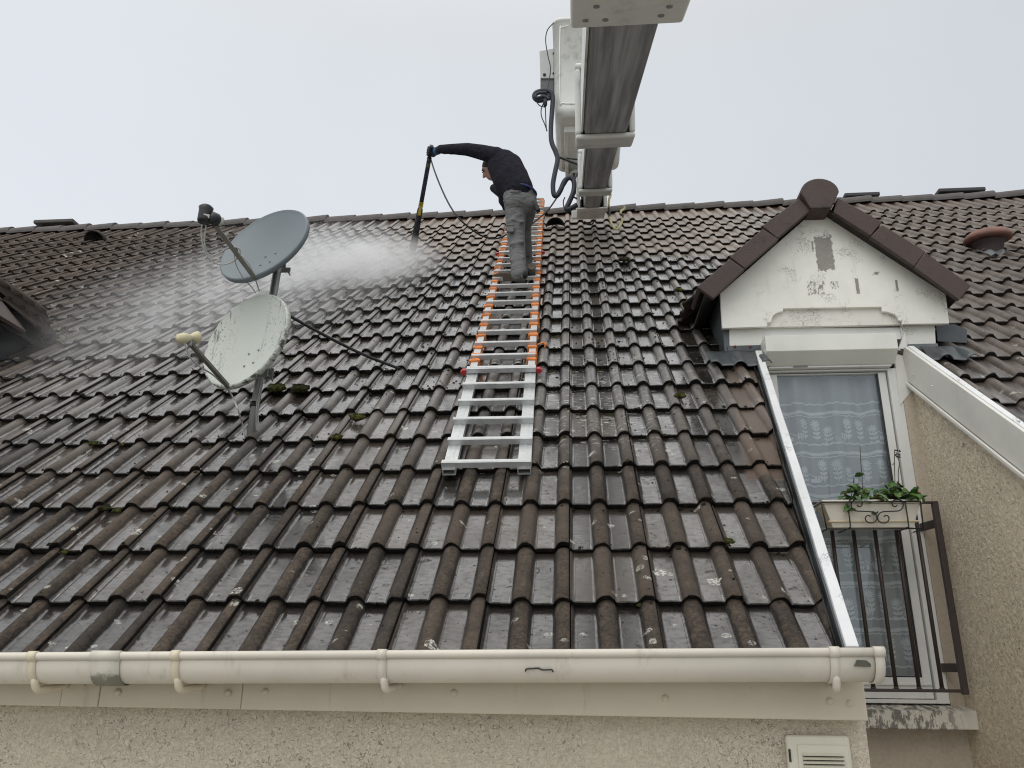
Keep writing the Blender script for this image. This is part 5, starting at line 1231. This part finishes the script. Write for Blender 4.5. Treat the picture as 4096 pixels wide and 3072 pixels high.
    q = MB(); q.tube([ltip - ld_ * 0.52, ltip - ld_ * 0.47, ltip - ld_ * 0.30, ltip - ld_ * 0.10, ltip], [0.030, 0.033, 0.036, 0.042, 0.040], 16); q.build('nozzle_guard', M['black'], la)
    tow = CAM - grip; tow -= ld_ * (tow @ ld_); tow /= np.linalg.norm(tow); sdw = np.cross(ld_, tow)
    for (a, b, rr_, w_s, mt_) in ((0.20, 0.235, 0.0245, 0.016, simple('worn_olive_sticker', (0.16, 0.12, 0.03), 0.6)), (LL - 0.62, LL - 0.46, 0.033, 0.015, M['yellow']), (LL - 0.62, LL - 0.575, 0.033, 0.026, M['yellow'])):
        q = MB(); cc = ltop + ld_ * (a + b) / 2 + tow * rr_; q.box(cc, (w_s, (b - a) / 2, 0.003), (sdw, ld_, tow)); q.build('sticker', mt_, la, bevel=0.002)
    # hose
    hp = [ltop + ld_ * 0.16 + rt * 0.02] + [J(x, y, dd) for x, y, dd in ((240, 360, 0.25), (310, 540, 0.20), (400, 730, 0.15), (500, 880, 0.12), (620, 990, 0.2), (750, 1080, 0.3), (880, 1118, 0.4), (970, 1108, 0.42), (1060, 1065, 0.42))]
    hp += [J(1180, 1040, 0.45), J(1300, 970, 0.45), J(1400, 890, 0.5), J(1500, 800, 0.6), J(1600, 660, 0.8), J(1720, 470, 1.0)]
    q = MB(); q.tube(smoothpath(hp, 6), 0.0085, 8)
    tag(q.build('water_hose', M['black'], None, origin=hp[0]), 'thin dark hose looping from the lance past the person up to the lift', 'hose')
    return ltip
LTIP = person()

# ------------------------------------------------------------------ boom lift
def boom():
    A = np.array([0.27, -0.463, 2.061]) * S; T = np.array([0.256, 5.10, 4.498]) * S
    ax = T - A; ax /= np.linalg.norm(ax); rt = np.array([1.0, 0, 0]); rt -= ax * (rt @ ax); rt /= np.linalg.norm(rt); up = np.cross(rt, ax)
    bl = thing('boom_lift', 'white telescopic boom lift with a grey underside and bucket reaching over the roof', 'aerial lift', A - ax * 9.0)
    def st(py, px=None):                            # parameter along the axis for an image row
        best = min(np.linspace(-9, 7, 3201), key=lambda s: abs(proj_y(A + ax * s) - py)); return best
    def proj_y(P): c = RM @ (P - CAM); return 1536 + F_PX * c[1] / c[2] if c[2] > 0.05 else -1e9
    s1, s2, s3, s4 = st(72), st(572), st(770), st(868)
    dk = NT('dark_slide_plate'); o = dk.obj()
    yy = dk.noise(dk.scalev(o, (16, 0.5, 0.5)), 1.4, 4, 0.6)
    dk.bsdf(Base_Color=dk.mix(dk.smooth(yy, 0.3, 0.72), (0.19, 0.193, 0.20), (0.46, 0.462, 0.47)), Roughness=0.55, Metallic=0.2, Normal=dk.bump(dk.noise(o, 40, 4), 0.3, 0.004))
    side = simple('grimy_fibre_side', (0.40, 0.40, 0.38), 0.45, var=0.3, scale=6, dirt=(0.12, 0.12, 0.11), dirtamt=0.4)
    W = [0.295, 0.235, 0.185]
    # bottom line sits on the axis; section height above it
    for (sa, sb, w, hgt) in ((-9, s2, W[0], 0.36), (s2 - 0.3, s3, W[1], 0.29), (s3 - 0.3, s4, W[2], 0.23)):
        q = MB(); q.box(A + ax * (sa + sb) / 2 + up * (0.012 + hgt / 2), (w / 2, (sb - sa) / 2, hgt / 2), (rt, ax, up)); o1 = q.build('boom_section', side, bl, bevel=0.018, seg=3)
        q = MB(); q.box(A + ax * ((sa + sb) / 2) + up * 0.005, (w / 2 - 0.012, (sb - sa) / 2, 0.0065), (rt, ax, up))
        q.build('slide_plate', dk.mat, o1)
    for (sc_, w, h, L, drop) in ((s1, 0.458, 0.5, 0.42, 0.030), (s2, 0.395, 0.42, 0.34, 0.035), (s3, 0.325, 0.33, 0.30, 0.035), (s4, 0.34, 0.30, 0.95, 0.022)):
        q = MB(); c = A + ax * (sc_ - L / 2)
        q.box(c - up * (drop / 2 + 0.003), (w / 2, L / 2, drop / 2), (rt, ax, up))
        for sx in (-1, 1): q.box(c + rt * sx * (w / 2 - 0.02) + up * h / 2, (0.02, L / 2, h / 2 + 0.003), (rt, ax, up))
        q.box(c + up * (h + 0.02), (w / 2, L / 2, 0.02), (rt, ax, up))
        q.build('collar', M['fibre'], bl, bevel=0.022, seg=3)
    for (a, b) in ((640, 40), (700, 128), (568, 132), (1125, 40), (1070, 100)):
        d_ = ray(*r8(a, b)); ctr = A + ax * (s1 - 0.2) - up * 0.0335; P_ = CAM + ((ctr - CAM) @ up) / (d_ @ up) * d_
        q = MB(); q.lathe(P_, -up, [(0.012, -0.002), (0.012, 0.006), (0, 0.008)], 8, smooth=False); q.build('bolt', M['galv'], bl)
    # bright side strip seen on the left
    q = MB(); q.box(A + ax * ((s1 + s2) / 2) + rt * (-W[0] / 2 - 0.008) + up * 0.15, (0.006, (s2 - s1) / 2, 0.14), (rt, ax, up)); q.box(A + ax * ((s2 + s3) / 2) + rt * (-W[1] / 2 - 0.008) + up * 0.12, (0.006, (s3 - s2) / 2, 0.11), (rt, ax, up)); q.build('side_cover', M['fibre'], bl)
    # tip foot
    q = MB(); c = A + ax * (s4 - 0.02); q.box(c - rt * 0.19 + up * 0.03, (0.04, 0.05, 0.05), (rt, ax, up)); q.box(c + up * 0.10 + ax * 0.03, (0.15, 0.02, 0.12), (rt, ax, up)); q.build('tip_bracket', M['fibre'], bl, bevel=0.012)
    # bucket beside the tip
    yb = 3.75 * S
    B = lambda a, b, Y=yb: onY(*r8(a, b), Y)
    x0 = B(360, 740)[0]; x1 = x0 + (B(838, 740)[0] - x0) * 0.97; zb = B(450, 752)[2]; zt = B(450, 112)[2]
    d = ray(*r8(450, 1160)); tt = (zb - CAM[2]) / d[2]; ybk = min((CAM + d * tt)[1], yb + 1.25)
    q = MB()
    def rr_ring(x0, x1, y0, y1, z, r=0.10, n=6):
        out = []
        for (cx, cy, a0) in ((x1 - r, y1 - r, 0), (x0 + r, y1 - r, 90), (x0 + r, y0 + r, 180), (x1 - r, y0 + r, 270)):
            for k in range(n + 1):
                a = math.radians(a0 + 90 * k / n); out.append(np.array([cx + r * math.cos(a), cy + r * math.sin(a), z]))
        return out
    rings = [rr_ring(x0 + 0.06, x1 - 0.06, yb + 0.06, ybk - 0.06, zb), rr_ring(x0 + 0.015, x1 - 0.015, yb + 0.015, ybk - 0.015, zb + 0.025), rr_ring(x0, x1, yb, ybk, zb + 0.08), rr_ring(x0 - 0.0, x1 + 0.0, yb - 0.0, ybk + 0.0, zt - 0.06), rr_ring(x0 - 0.012, x1 + 0.012, yb - 0.015, ybk + 0.015, zt - 0.055), rr_ring(x0 - 0.012, x1 + 0.012, yb - 0.015, ybk + 0.015, zt - 0.01), rr_ring(x0 + 0.005, x1 - 0.005, yb + 0.005, ybk - 0.005, zt), rr_ring(x0 + 0.03, x1 - 0.03, yb + 0.03, ybk - 0.03, zt - 0.02), rr_ring(x0 + 0.03, x1 - 0.03, yb + 0.03, ybk - 0.03, zb + 0.10)]
    n = len(rings[0]); vs = [p for r in rings for p in r]
    q.add(vs, [(i * n + k, i * n + (k + 1) % n, (i + 1) * n + (k + 1) % n, (i + 1) * n + k) for i in range(len(rings) - 1) for k in range(n)], 0, True)
    q.add(rings[0], [tuple(range(n))[::-1]]); q.add(rings[-1], [tuple(range(n))])
    bk = q.build('bucket', M['fibre'], bl)
    q = MB(); pp = [B(400, 175, yb - 0.001), B(400, 670, yb - 0.001), B(425, 688, yb - 0.001), B(545, 685, yb - 0.001)]
    pp = [B(455, 172, yb - 0.002), B(410, 185, yb - 0.002), B(398, 215, yb - 0.002), B(398, 655, yb - 0.002), B(412, 682, yb - 0.002), B(440, 688, yb - 0.002), B(560, 688, yb - 0.002)]
    q.tube(smoothpath(pp, 4), 0.008, 8); q.build('panel_bead', M['fibre'], bk)
    # under-bucket frame
    q = MB(); yu = yb + 0.25; zz = zb - 0.03
    q.bx(x0 + 0.10, x0 + 0.42, yb + 0.22, yb + 0.27, zz - 0.05, zz + 0.03); q.bx(x0 + 0.10, x0 + 0.14, yb + 0.2701, ybk - 0.1, zz - 0.05, zz + 0.03); q.bx(x0 + 0.10, x0 + 0.50, ybk - 0.0999, ybk - 0.05, zz - 0.04, zz + 0.03)
    q.build('bucket_frame', M['fibre'], bl, bevel=0.008)
    q = MB(); q.tube([(x0 + 0.2, ybk - 0.10, zz), (x0 + 0.22, ybk - 0.08, zz - 0.25), tuple(A + ax * (s4 - 0.25) - rt * 0.12 + up * 0.08)], 0.013, 8); q.tube([(x0 + 0.27, ybk - 0.15, zz), tuple(A + ax * (s4 - 0.55) - rt * 0.1 + up * 0.05)], 0.009, 8); q.build('tie_rod', M['galv'], bl)
    q = MB(); q.lathe((x0 + 0.22, ybk - 0.11, zz - 0.03), (0, 0, 1), [(0.05, -0.02), (0.075, -0.015), (0.075, 0.01), (0.05, 0.02), (0.05, -0.02)], 20); q.build('pivot_ring', M['fibre'], bl)
    # control box
    yc = yb + 0.10
    q = MB(); q.prism([onY(*r8(a, b), yc) for a, b in ((262, 338), (358, 320), (358, 518), (268, 518))], (0, 0.05, 0)); cb = q.build('control_box', simple('grey_plate', (0.42, 0.43, 0.42), 0.5, var=0.2), bl, bevel=0.006)
    q = MB(); q.prism([onY(*r8(a, b), yc + 0.02) for a, b in ((268, 519), (358, 519), (358, 610), (268, 640))], (0, 0.12, 0)); q.build('control_panel', simple('dark_panel', (0.10, 0.10, 0.105), 0.6, var=0.4), cb, bevel=0.006)
    q = MB()
    for (a, b, r_) in ((295, 497, 0.016), (354, 356, 0.009), (354, 488, 0.009)): q.lathe(onY(*r8(a, b), yc - 0.001), (0, -1, 0), [(r_, 0), (r_, 0.012), (0, 0.014)], 14)
    q.build('knob', M['black'], cb)
    # cables
    yk = yb - 0.04
    def cab(pts, r, mat, Y=yk, n=6):
        q = MB(); q.tube(smoothpath([onY(*r8(a, b), Y + e) for a, b, *e_ in [(*p, 0) for p in pts] for e in (0,)], n), r, 10); q.build('hose', mat, bl)
    bb = simple('braided_hose', (0.020, 0.024, 0.036), 0.6, var=0.6, scale=60)
    cab(((330, 640), (300, 655), (255, 668), (228, 645), (240, 615), (290, 602), (335, 612), (350, 650), (345, 740), (338, 850), (342, 940), (370, 1010), (382, 1060), (366, 1140), (352, 1220), (356, 1285), (375, 1300), (400, 1265), (430, 1200), (465, 1180), (490, 1205), (488, 1270), (460, 1340), (440, 1385), (460, 1388), (510, 1360)), 0.026, bb)
    cab(((330, 660), (290, 640), (250, 650), (236, 635), (260, 618), (310, 615)), 0.018, bb, yk - 0.03)
    cab(((355, 152), (315, 200), (303, 270), (318, 370), (335, 450), (325, 540), (312, 600), (300, 650)), 0.006, M['black'])
    cab(((300, 660), (275, 720), (275, 770), (295, 820), (312, 868)), 0.006, M['black']); cab(((300, 665), (302, 740), (305, 820), (310, 870)), 0.006, M['black']); cab(((240, 670), (262, 700), (300, 712)), 0.006, M['black'])
    q = MB(); q.capsule(onY(*r8(300, 668), yk - 0.03), onY(*r8(300, 695), yk - 0.03), 0.024, 0.022); q.build('plug', M['glove'], bl)
    cab(((535, 1120), (510, 1160), (495, 1200), (480, 1290), (510, 1320)), 0.010, M['black'], yk + 0.5); cab(((430, 1310), (420, 1340), (430, 1380), (470, 1370), (510, 1350)), 0.007, M['black'], yk + 0.6); cab(((400, 1045), (450, 1065), (535, 1098)), 0.014, M['black'], yk + 0.1)
    cab(((395, 1050), (440, 1050), (535, 1060)), 0.009, M['black'], yk + 0.1)
    # yellow and black hose loop at the tip
    t = NT('striped_hose'); o = t.obj(); wv = t.smooth(t.noise(t.scalev(o, (1, 1, 1)), 5, 2), 0.42, 0.5); t.bsdf(Base_Color=t.mix(wv, (0.02, 0.02, 0.02), (0.55, 0.52, 0.26)), Roughness=0.4)
    yt = (A + ax * s4)[1]
    cab(((735, 1290), (722, 1340), (725, 1410), (738, 1480), (768, 1520), (795, 1500), (812, 1460), (815, 1430), (800, 1420), (805, 1400), (825, 1385), (822, 1370), (812, 1372)), 0.014, t.mat, yt - 0.75)
    cab(((560, 1470), (585, 1490), (610, 1488), (625, 1468)), 0.010, M['black'], yt)
boom()

# ------------------------------------------------------------------ moss, weeds, crumbs
mm = NT('moss'); o = mm.obj(); mm.bsdf(Base_Color=mm.mix(mm.smooth(mm.noise(o, 30, 4, 0.7), 0.35, 0.7), (0.016, 0.018, 0.007), (0.105, 0.105, 0.022)), Roughness=0.95, Normal=mm.bump(mm.noise(o, 150, 4, 0.7), 1.0, 0.01), Specular_IOR_Level=0.15)
mdk = NT('dark_moss'); o = mdk.obj(); mdk.bsdf(Base_Color=mdk.mix(mdk.smooth(mdk.noise(o, 6, 4, 0.7), 0.45, 0.7), mdk.mix(mdk.noise(o, 40, 4, 0.7), (0.006, 0.006, 0.005), (0.028, 0.023, 0.013)), (0.055, 0.055, 0.018)), Roughness=0.95, Normal=mdk.bump(mdk.noise(o, 150, 4, 0.7), 1.0, 0.01), Specular_IOR_Level=0.15)
def lump(q, c, r, rr, flat=0.55):
    seg, rings = 16, 10; vs = []
    ph = [rr.uniform(0, 6.28) for _ in range(6)]
    for i in range(rings + 1):
        th = math.pi * i / rings
        for k in range(seg):
            a = 2 * math.pi * k / seg
            s_ = 1 + 0.16 * math.sin(3 * a + ph[0]) * math.sin(th) + 0.12 * math.sin(5 * a + 4 * th + ph[1]) + 0.10 * math.sin(7 * th + 2 * a + ph[2]) + rr.uniform(-0.06, 0.06)
            vs.append(c + np.array([1, 0, 0]) * r * 1.25 * s_ * math.sin(th) * math.cos(a) + UPS * r * s_ * math.sin(th) * math.sin(a) + NRM * r * flat * s_ * math.cos(th))
    q.add(vs, [(i * seg + k, (i + 1) * seg + k, (i + 1) * seg + (k + 1) % seg, i * seg + (k + 1) % seg) for i in range(rings) for k in range(seg)], 0, True)
moss = [((1104, 1552), 0.050, mm, 'big green moss clump directly right of the mast foot'), ((1194, 1553), 0.048, mdk, 'dark moss clump beside the big green one right of the mast'),
        ((1428, 1669), 0.036, mm, 'round green moss clump between the mast and the ladder'), ((376, 1772), 0.019, mm, 'green moss cushion left of the mast on a tile edge'), ((488, 1778), 0.013, mm, 'small yellowish moss cushion just right of the left one'),
        ((592, 1218), 0.040, mm, 'flat moss patch upslope in the spray left of the dishes'), ((2722, 1582), 0.028, mm, 'yellow green moss clump on the tiles left of the dormer'), ((2716, 1159), 0.030, mm, 'moss cushion on the tiles upslope left of the dormer'),
        ((2909, 2163), 0.019, mm, 'dark green moss on the tile edge nearest the kerb'), ((420, 2030), 0.024, mdk, 'dark moss lump on a tile edge at lower left'), ((468, 2042), 0.018, mm, 'greenish moss lump beside the dark one at lower left'), ((1348, 1748), 0.024, mm, 'moss on a roll end below the round green clump'),
        ((2498, 1037), 0.040, mdk, 'dark flat moss clod right of the ladder below the boom'), ((256, 2208), 0.014, mm, 'tiny moss tuft above the gutter at far left')]
for k, (p_, r_, mt, lb) in enumerate(moss):
    q = MB(); rr = random.Random(k + 20); c = roofP(*p_, 0.05); lump(q, c, r_, rr)
    for _ in range(4): lump(q, c + np.array([rr.uniform(-1, 1) * r_, 0, 0]) + UPS * rr.uniform(-0.5, 0.5) * r_, r_ * rr.uniform(0.35, 0.6), rr, 0.7)
    tag(q.build('moss_clump', mt.mat, None, origin=c - NRM * 0.03, fix=False), lb, 'moss', 'moss clumps on the roof')
q = MB(); rr = random.Random(99)
for it_ in range(8000):
    u = rr.uniform(-5.2, 2.4); v = abs(rr.gauss(0, 1)) * 1.9 + rr.uniform(-0.3, 2.8)
    if it_ > 6500: u = rr.uniform(-1.5, 2.0); v = rr.uniform(2.2, 6.3)
    if v > 6.3 or u > uL(v) - 0.1 or abs(u - lad_u(v)) < 0.22: continue
    near = rr.random() < (0.72 if it_ < 6500 else 0.3); jt = False
    jn = (v / GAUGE) % 1
    if near:
        k_ = math.floor(v / GAUGE); jn = rr.uniform(0.93, 0.995) if rr.random() < 0.75 else rr.uniform(0.0, 0.012); v = (k_ + jn) * GAUGE
    d = (u / ROLL + 0.5) % 1 - 0.5
    if near and abs(d) < 0.2 and rr.random() < 0.7: continue
    ph = max(0.0, 1 - (d / 0.245) ** 2) ** 0.6
    c = P3(u, v, ph * HR + TT * (1 - jn) + 0.001); r_ = rr.uniform(0.002, 0.006) * (1 if it_ < 6500 else 1.6) if not near else rr.uniform(0.003, 0.0095) * rr.choice((0.7, 0.9, 1.0, 1.5))
    vs = [c + NRM * r_ * rr.uniform(0.6, 1.1)] + [c + r_ * rr.uniform(0.7, 1.6) * (math.cos(a * 1.047) * np.array([1, 0, 0]) + math.sin(a * 1.047) * UPS) for a in range(6)]
    q.add(vs, [(0, 1 + a, 1 + (a + 1) % 6) for a in range(6)], 0, False)
tag(q.build('moss_crumbs', mdk.mat, None, origin=P3(0, 0, 0), fix=False), 'scattered black crumbs of washed off moss lying on the wet tiles', 'debris', kind='stuff')
# weed by the left dormer
def weed():
    base = roofP(185, 1380, 0.03); pl = thing('weed_plant', 'wispy pale green weed growing in the valley by the left dormer', 'plant', base)
    rr = random.Random(31); q = MB(); st = MB()
    for k in range(46):
        b = base + np.array([rr.uniform(-0.22, 0.2), 0, 0]) + UPS * rr.uniform(-0.12, 0.22); L = rr.uniform(0.06, 0.22); lean = np.array([rr.uniform(-0.5, 0.6), rr.uniform(-0.3, 0.2), 1.0]); lean /= np.linalg.norm(lean)
        pa = smoothpath([b, b + lean * L * 0.6, b + lean * L + np.array([rr.uniform(-0.03, 0.03), 0, 0])], 3); st.tube(pa, 0.0016, 4)
        for _ in range(8):
            p = pa[rr.randrange(1, len(pa))] + np.array([rr.uniform(-.01, .01), rr.uniform(-.01, .01), rr.uniform(-.01, .01)]); d = np.array([rr.uniform(-1, 1), rr.uniform(-1, 1), rr.uniform(-0.3, 1)]); d /= np.linalg.norm(d); s_ = np.cross(d, (0.3, 1, 0.2)); s_ /= np.linalg.norm(s_)
            l = rr.uniform(0.008, 0.02); q.add([p, p + d * l * 0.5 + s_ * l * 0.25, p + d * l, p + d * l * 0.5 - s_ * l * 0.25], [(0, 1, 2, 3)])
    q.build('foliage', simple('weed_leaf', (0.085, 0.10, 0.042), 0.8, var=0.5), pl, fix=False); st.build('stems', simple('weed_stem', (0.12, 0.09, 0.05), 0.8), pl)
weed()

# ------------------------------------------------------------------ ground far below
q = MB(); q.add([(-300, -300, -5.4), (300, -300, -5.4), (300, 300, -5.4), (-300, 300, -5.4)], [(0, 1, 2, 3)])
tag(q.build('ground', simple('grey_paving', (0.36, 0.35, 0.32), 0.8, var=0.35, scale=2), None), kind='structure')

# ------------------------------------------------------------------ water mist from the lance
def mist():
    tu, tv_ = on_roof(*r2(462, 808), 0.05)
    me = D.meshes.new('water_mist'); u0, u1, v0, v1, h0, h1 = tu - 5.2, tu + 0.65, tv_ - 4.2, tv_ + 0.9, 0.0, 1.0
    vs = [(x, y, z) for x in (u0, u1) for y in (v0, v1) for z in (h0, h1)]
    me.from_pydata(vs, [], [(0, 1, 3, 2), (4, 6, 7, 5), (0, 4, 5, 1), (2, 3, 7, 6), (0, 2, 6, 4), (1, 5, 7, 3)])
    o = D.objects.new('water_mist', me); COL.objects.link(o)
    mw = Matrix.Identity(4)
    for r in range(3): mw[r][0], mw[r][1], mw[r][2] = (1, 0, 0)[r], UPS[r], NRM[r]
    o.matrix_world = mw
    t = NT('mist_volume'); t.t.nodes.remove(t.out); t.out = t.n('ShaderNodeOutputMaterial')
    p = t.obj(); x, y, z = t.xyz(p)
    def blob(cu, cv, ch, ru, rv, rh, rot=0.0):
        dx = t.sub(x, cu); dy = t.sub(y, cv); c_, s_ = math.cos(rot), math.sin(rot)
        ex = t.math('DIVIDE', t.add(t.mul(dx, c_), t.mul(dy, s_)), ru); ey = t.math('DIVIDE', t.sub(t.mul(dy, c_), t.mul(dx, s_)), rv); ez = t.math('DIVIDE', t.sub(z, ch), rh)
        d2 = t.add(t.add(t.mul(ex, ex), t.mul(ey, ey)), t.mul(ez, ez))
        return t.math('POWER', t.math('MAXIMUM', t.sub(1.0, d2), 0.0), 1.5)
    n1 = t.smooth(t.noise(t.scalev(p, (0.75, 1.1, 1.0)), 4.2, 5, 0.65, 0.8), 0.36, 0.64)
    core = blob(tu - 0.15, tv_ - 1.05, 0.08, 0.75, 0.78, 0.30, 0.0)
    core2 = blob(tu - 0.60, tv_ - 1.30, 0.18, 1.05, 0.75, 0.42, 0.5)
    far = blob(tu - 1.25, tv_ - 2.6, 0.18, 2.5, 1.35, 0.42, 0.85)
    wide = blob(tu - 2.6, tv_ - 1.6, 0.3, 3.2, 2.6, 0.8, 0.4)
    dens = t.add(t.add(t.mul(core, 3.6), t.mul(core2, 2.1)), t.add(t.mul(far, 0.80), t.mul(wide, 0.03))); dens = t.mul(dens, t.smooth(x, -4.3, -2.9)); dens = t.mul(dens, t.add(0.18, t.mul(n1, 1.15)))
    vol = t.n('ShaderNodeVolumePrincipled'); vol.inputs['Color'].default_value = (0.995, 0.995, 1.0, 1); vol.inputs['Anisotropy'].default_value = 0.2
    t.t.links.new(dens, vol.inputs['Density']); t.t.links.new(vol.outputs[0], t.out.inputs['Volume'])
    me.materials.append(t.mat); tag(o, 'white water spray drifting left from the lance over the tiles', 'spray', kind='stuff')
mist()
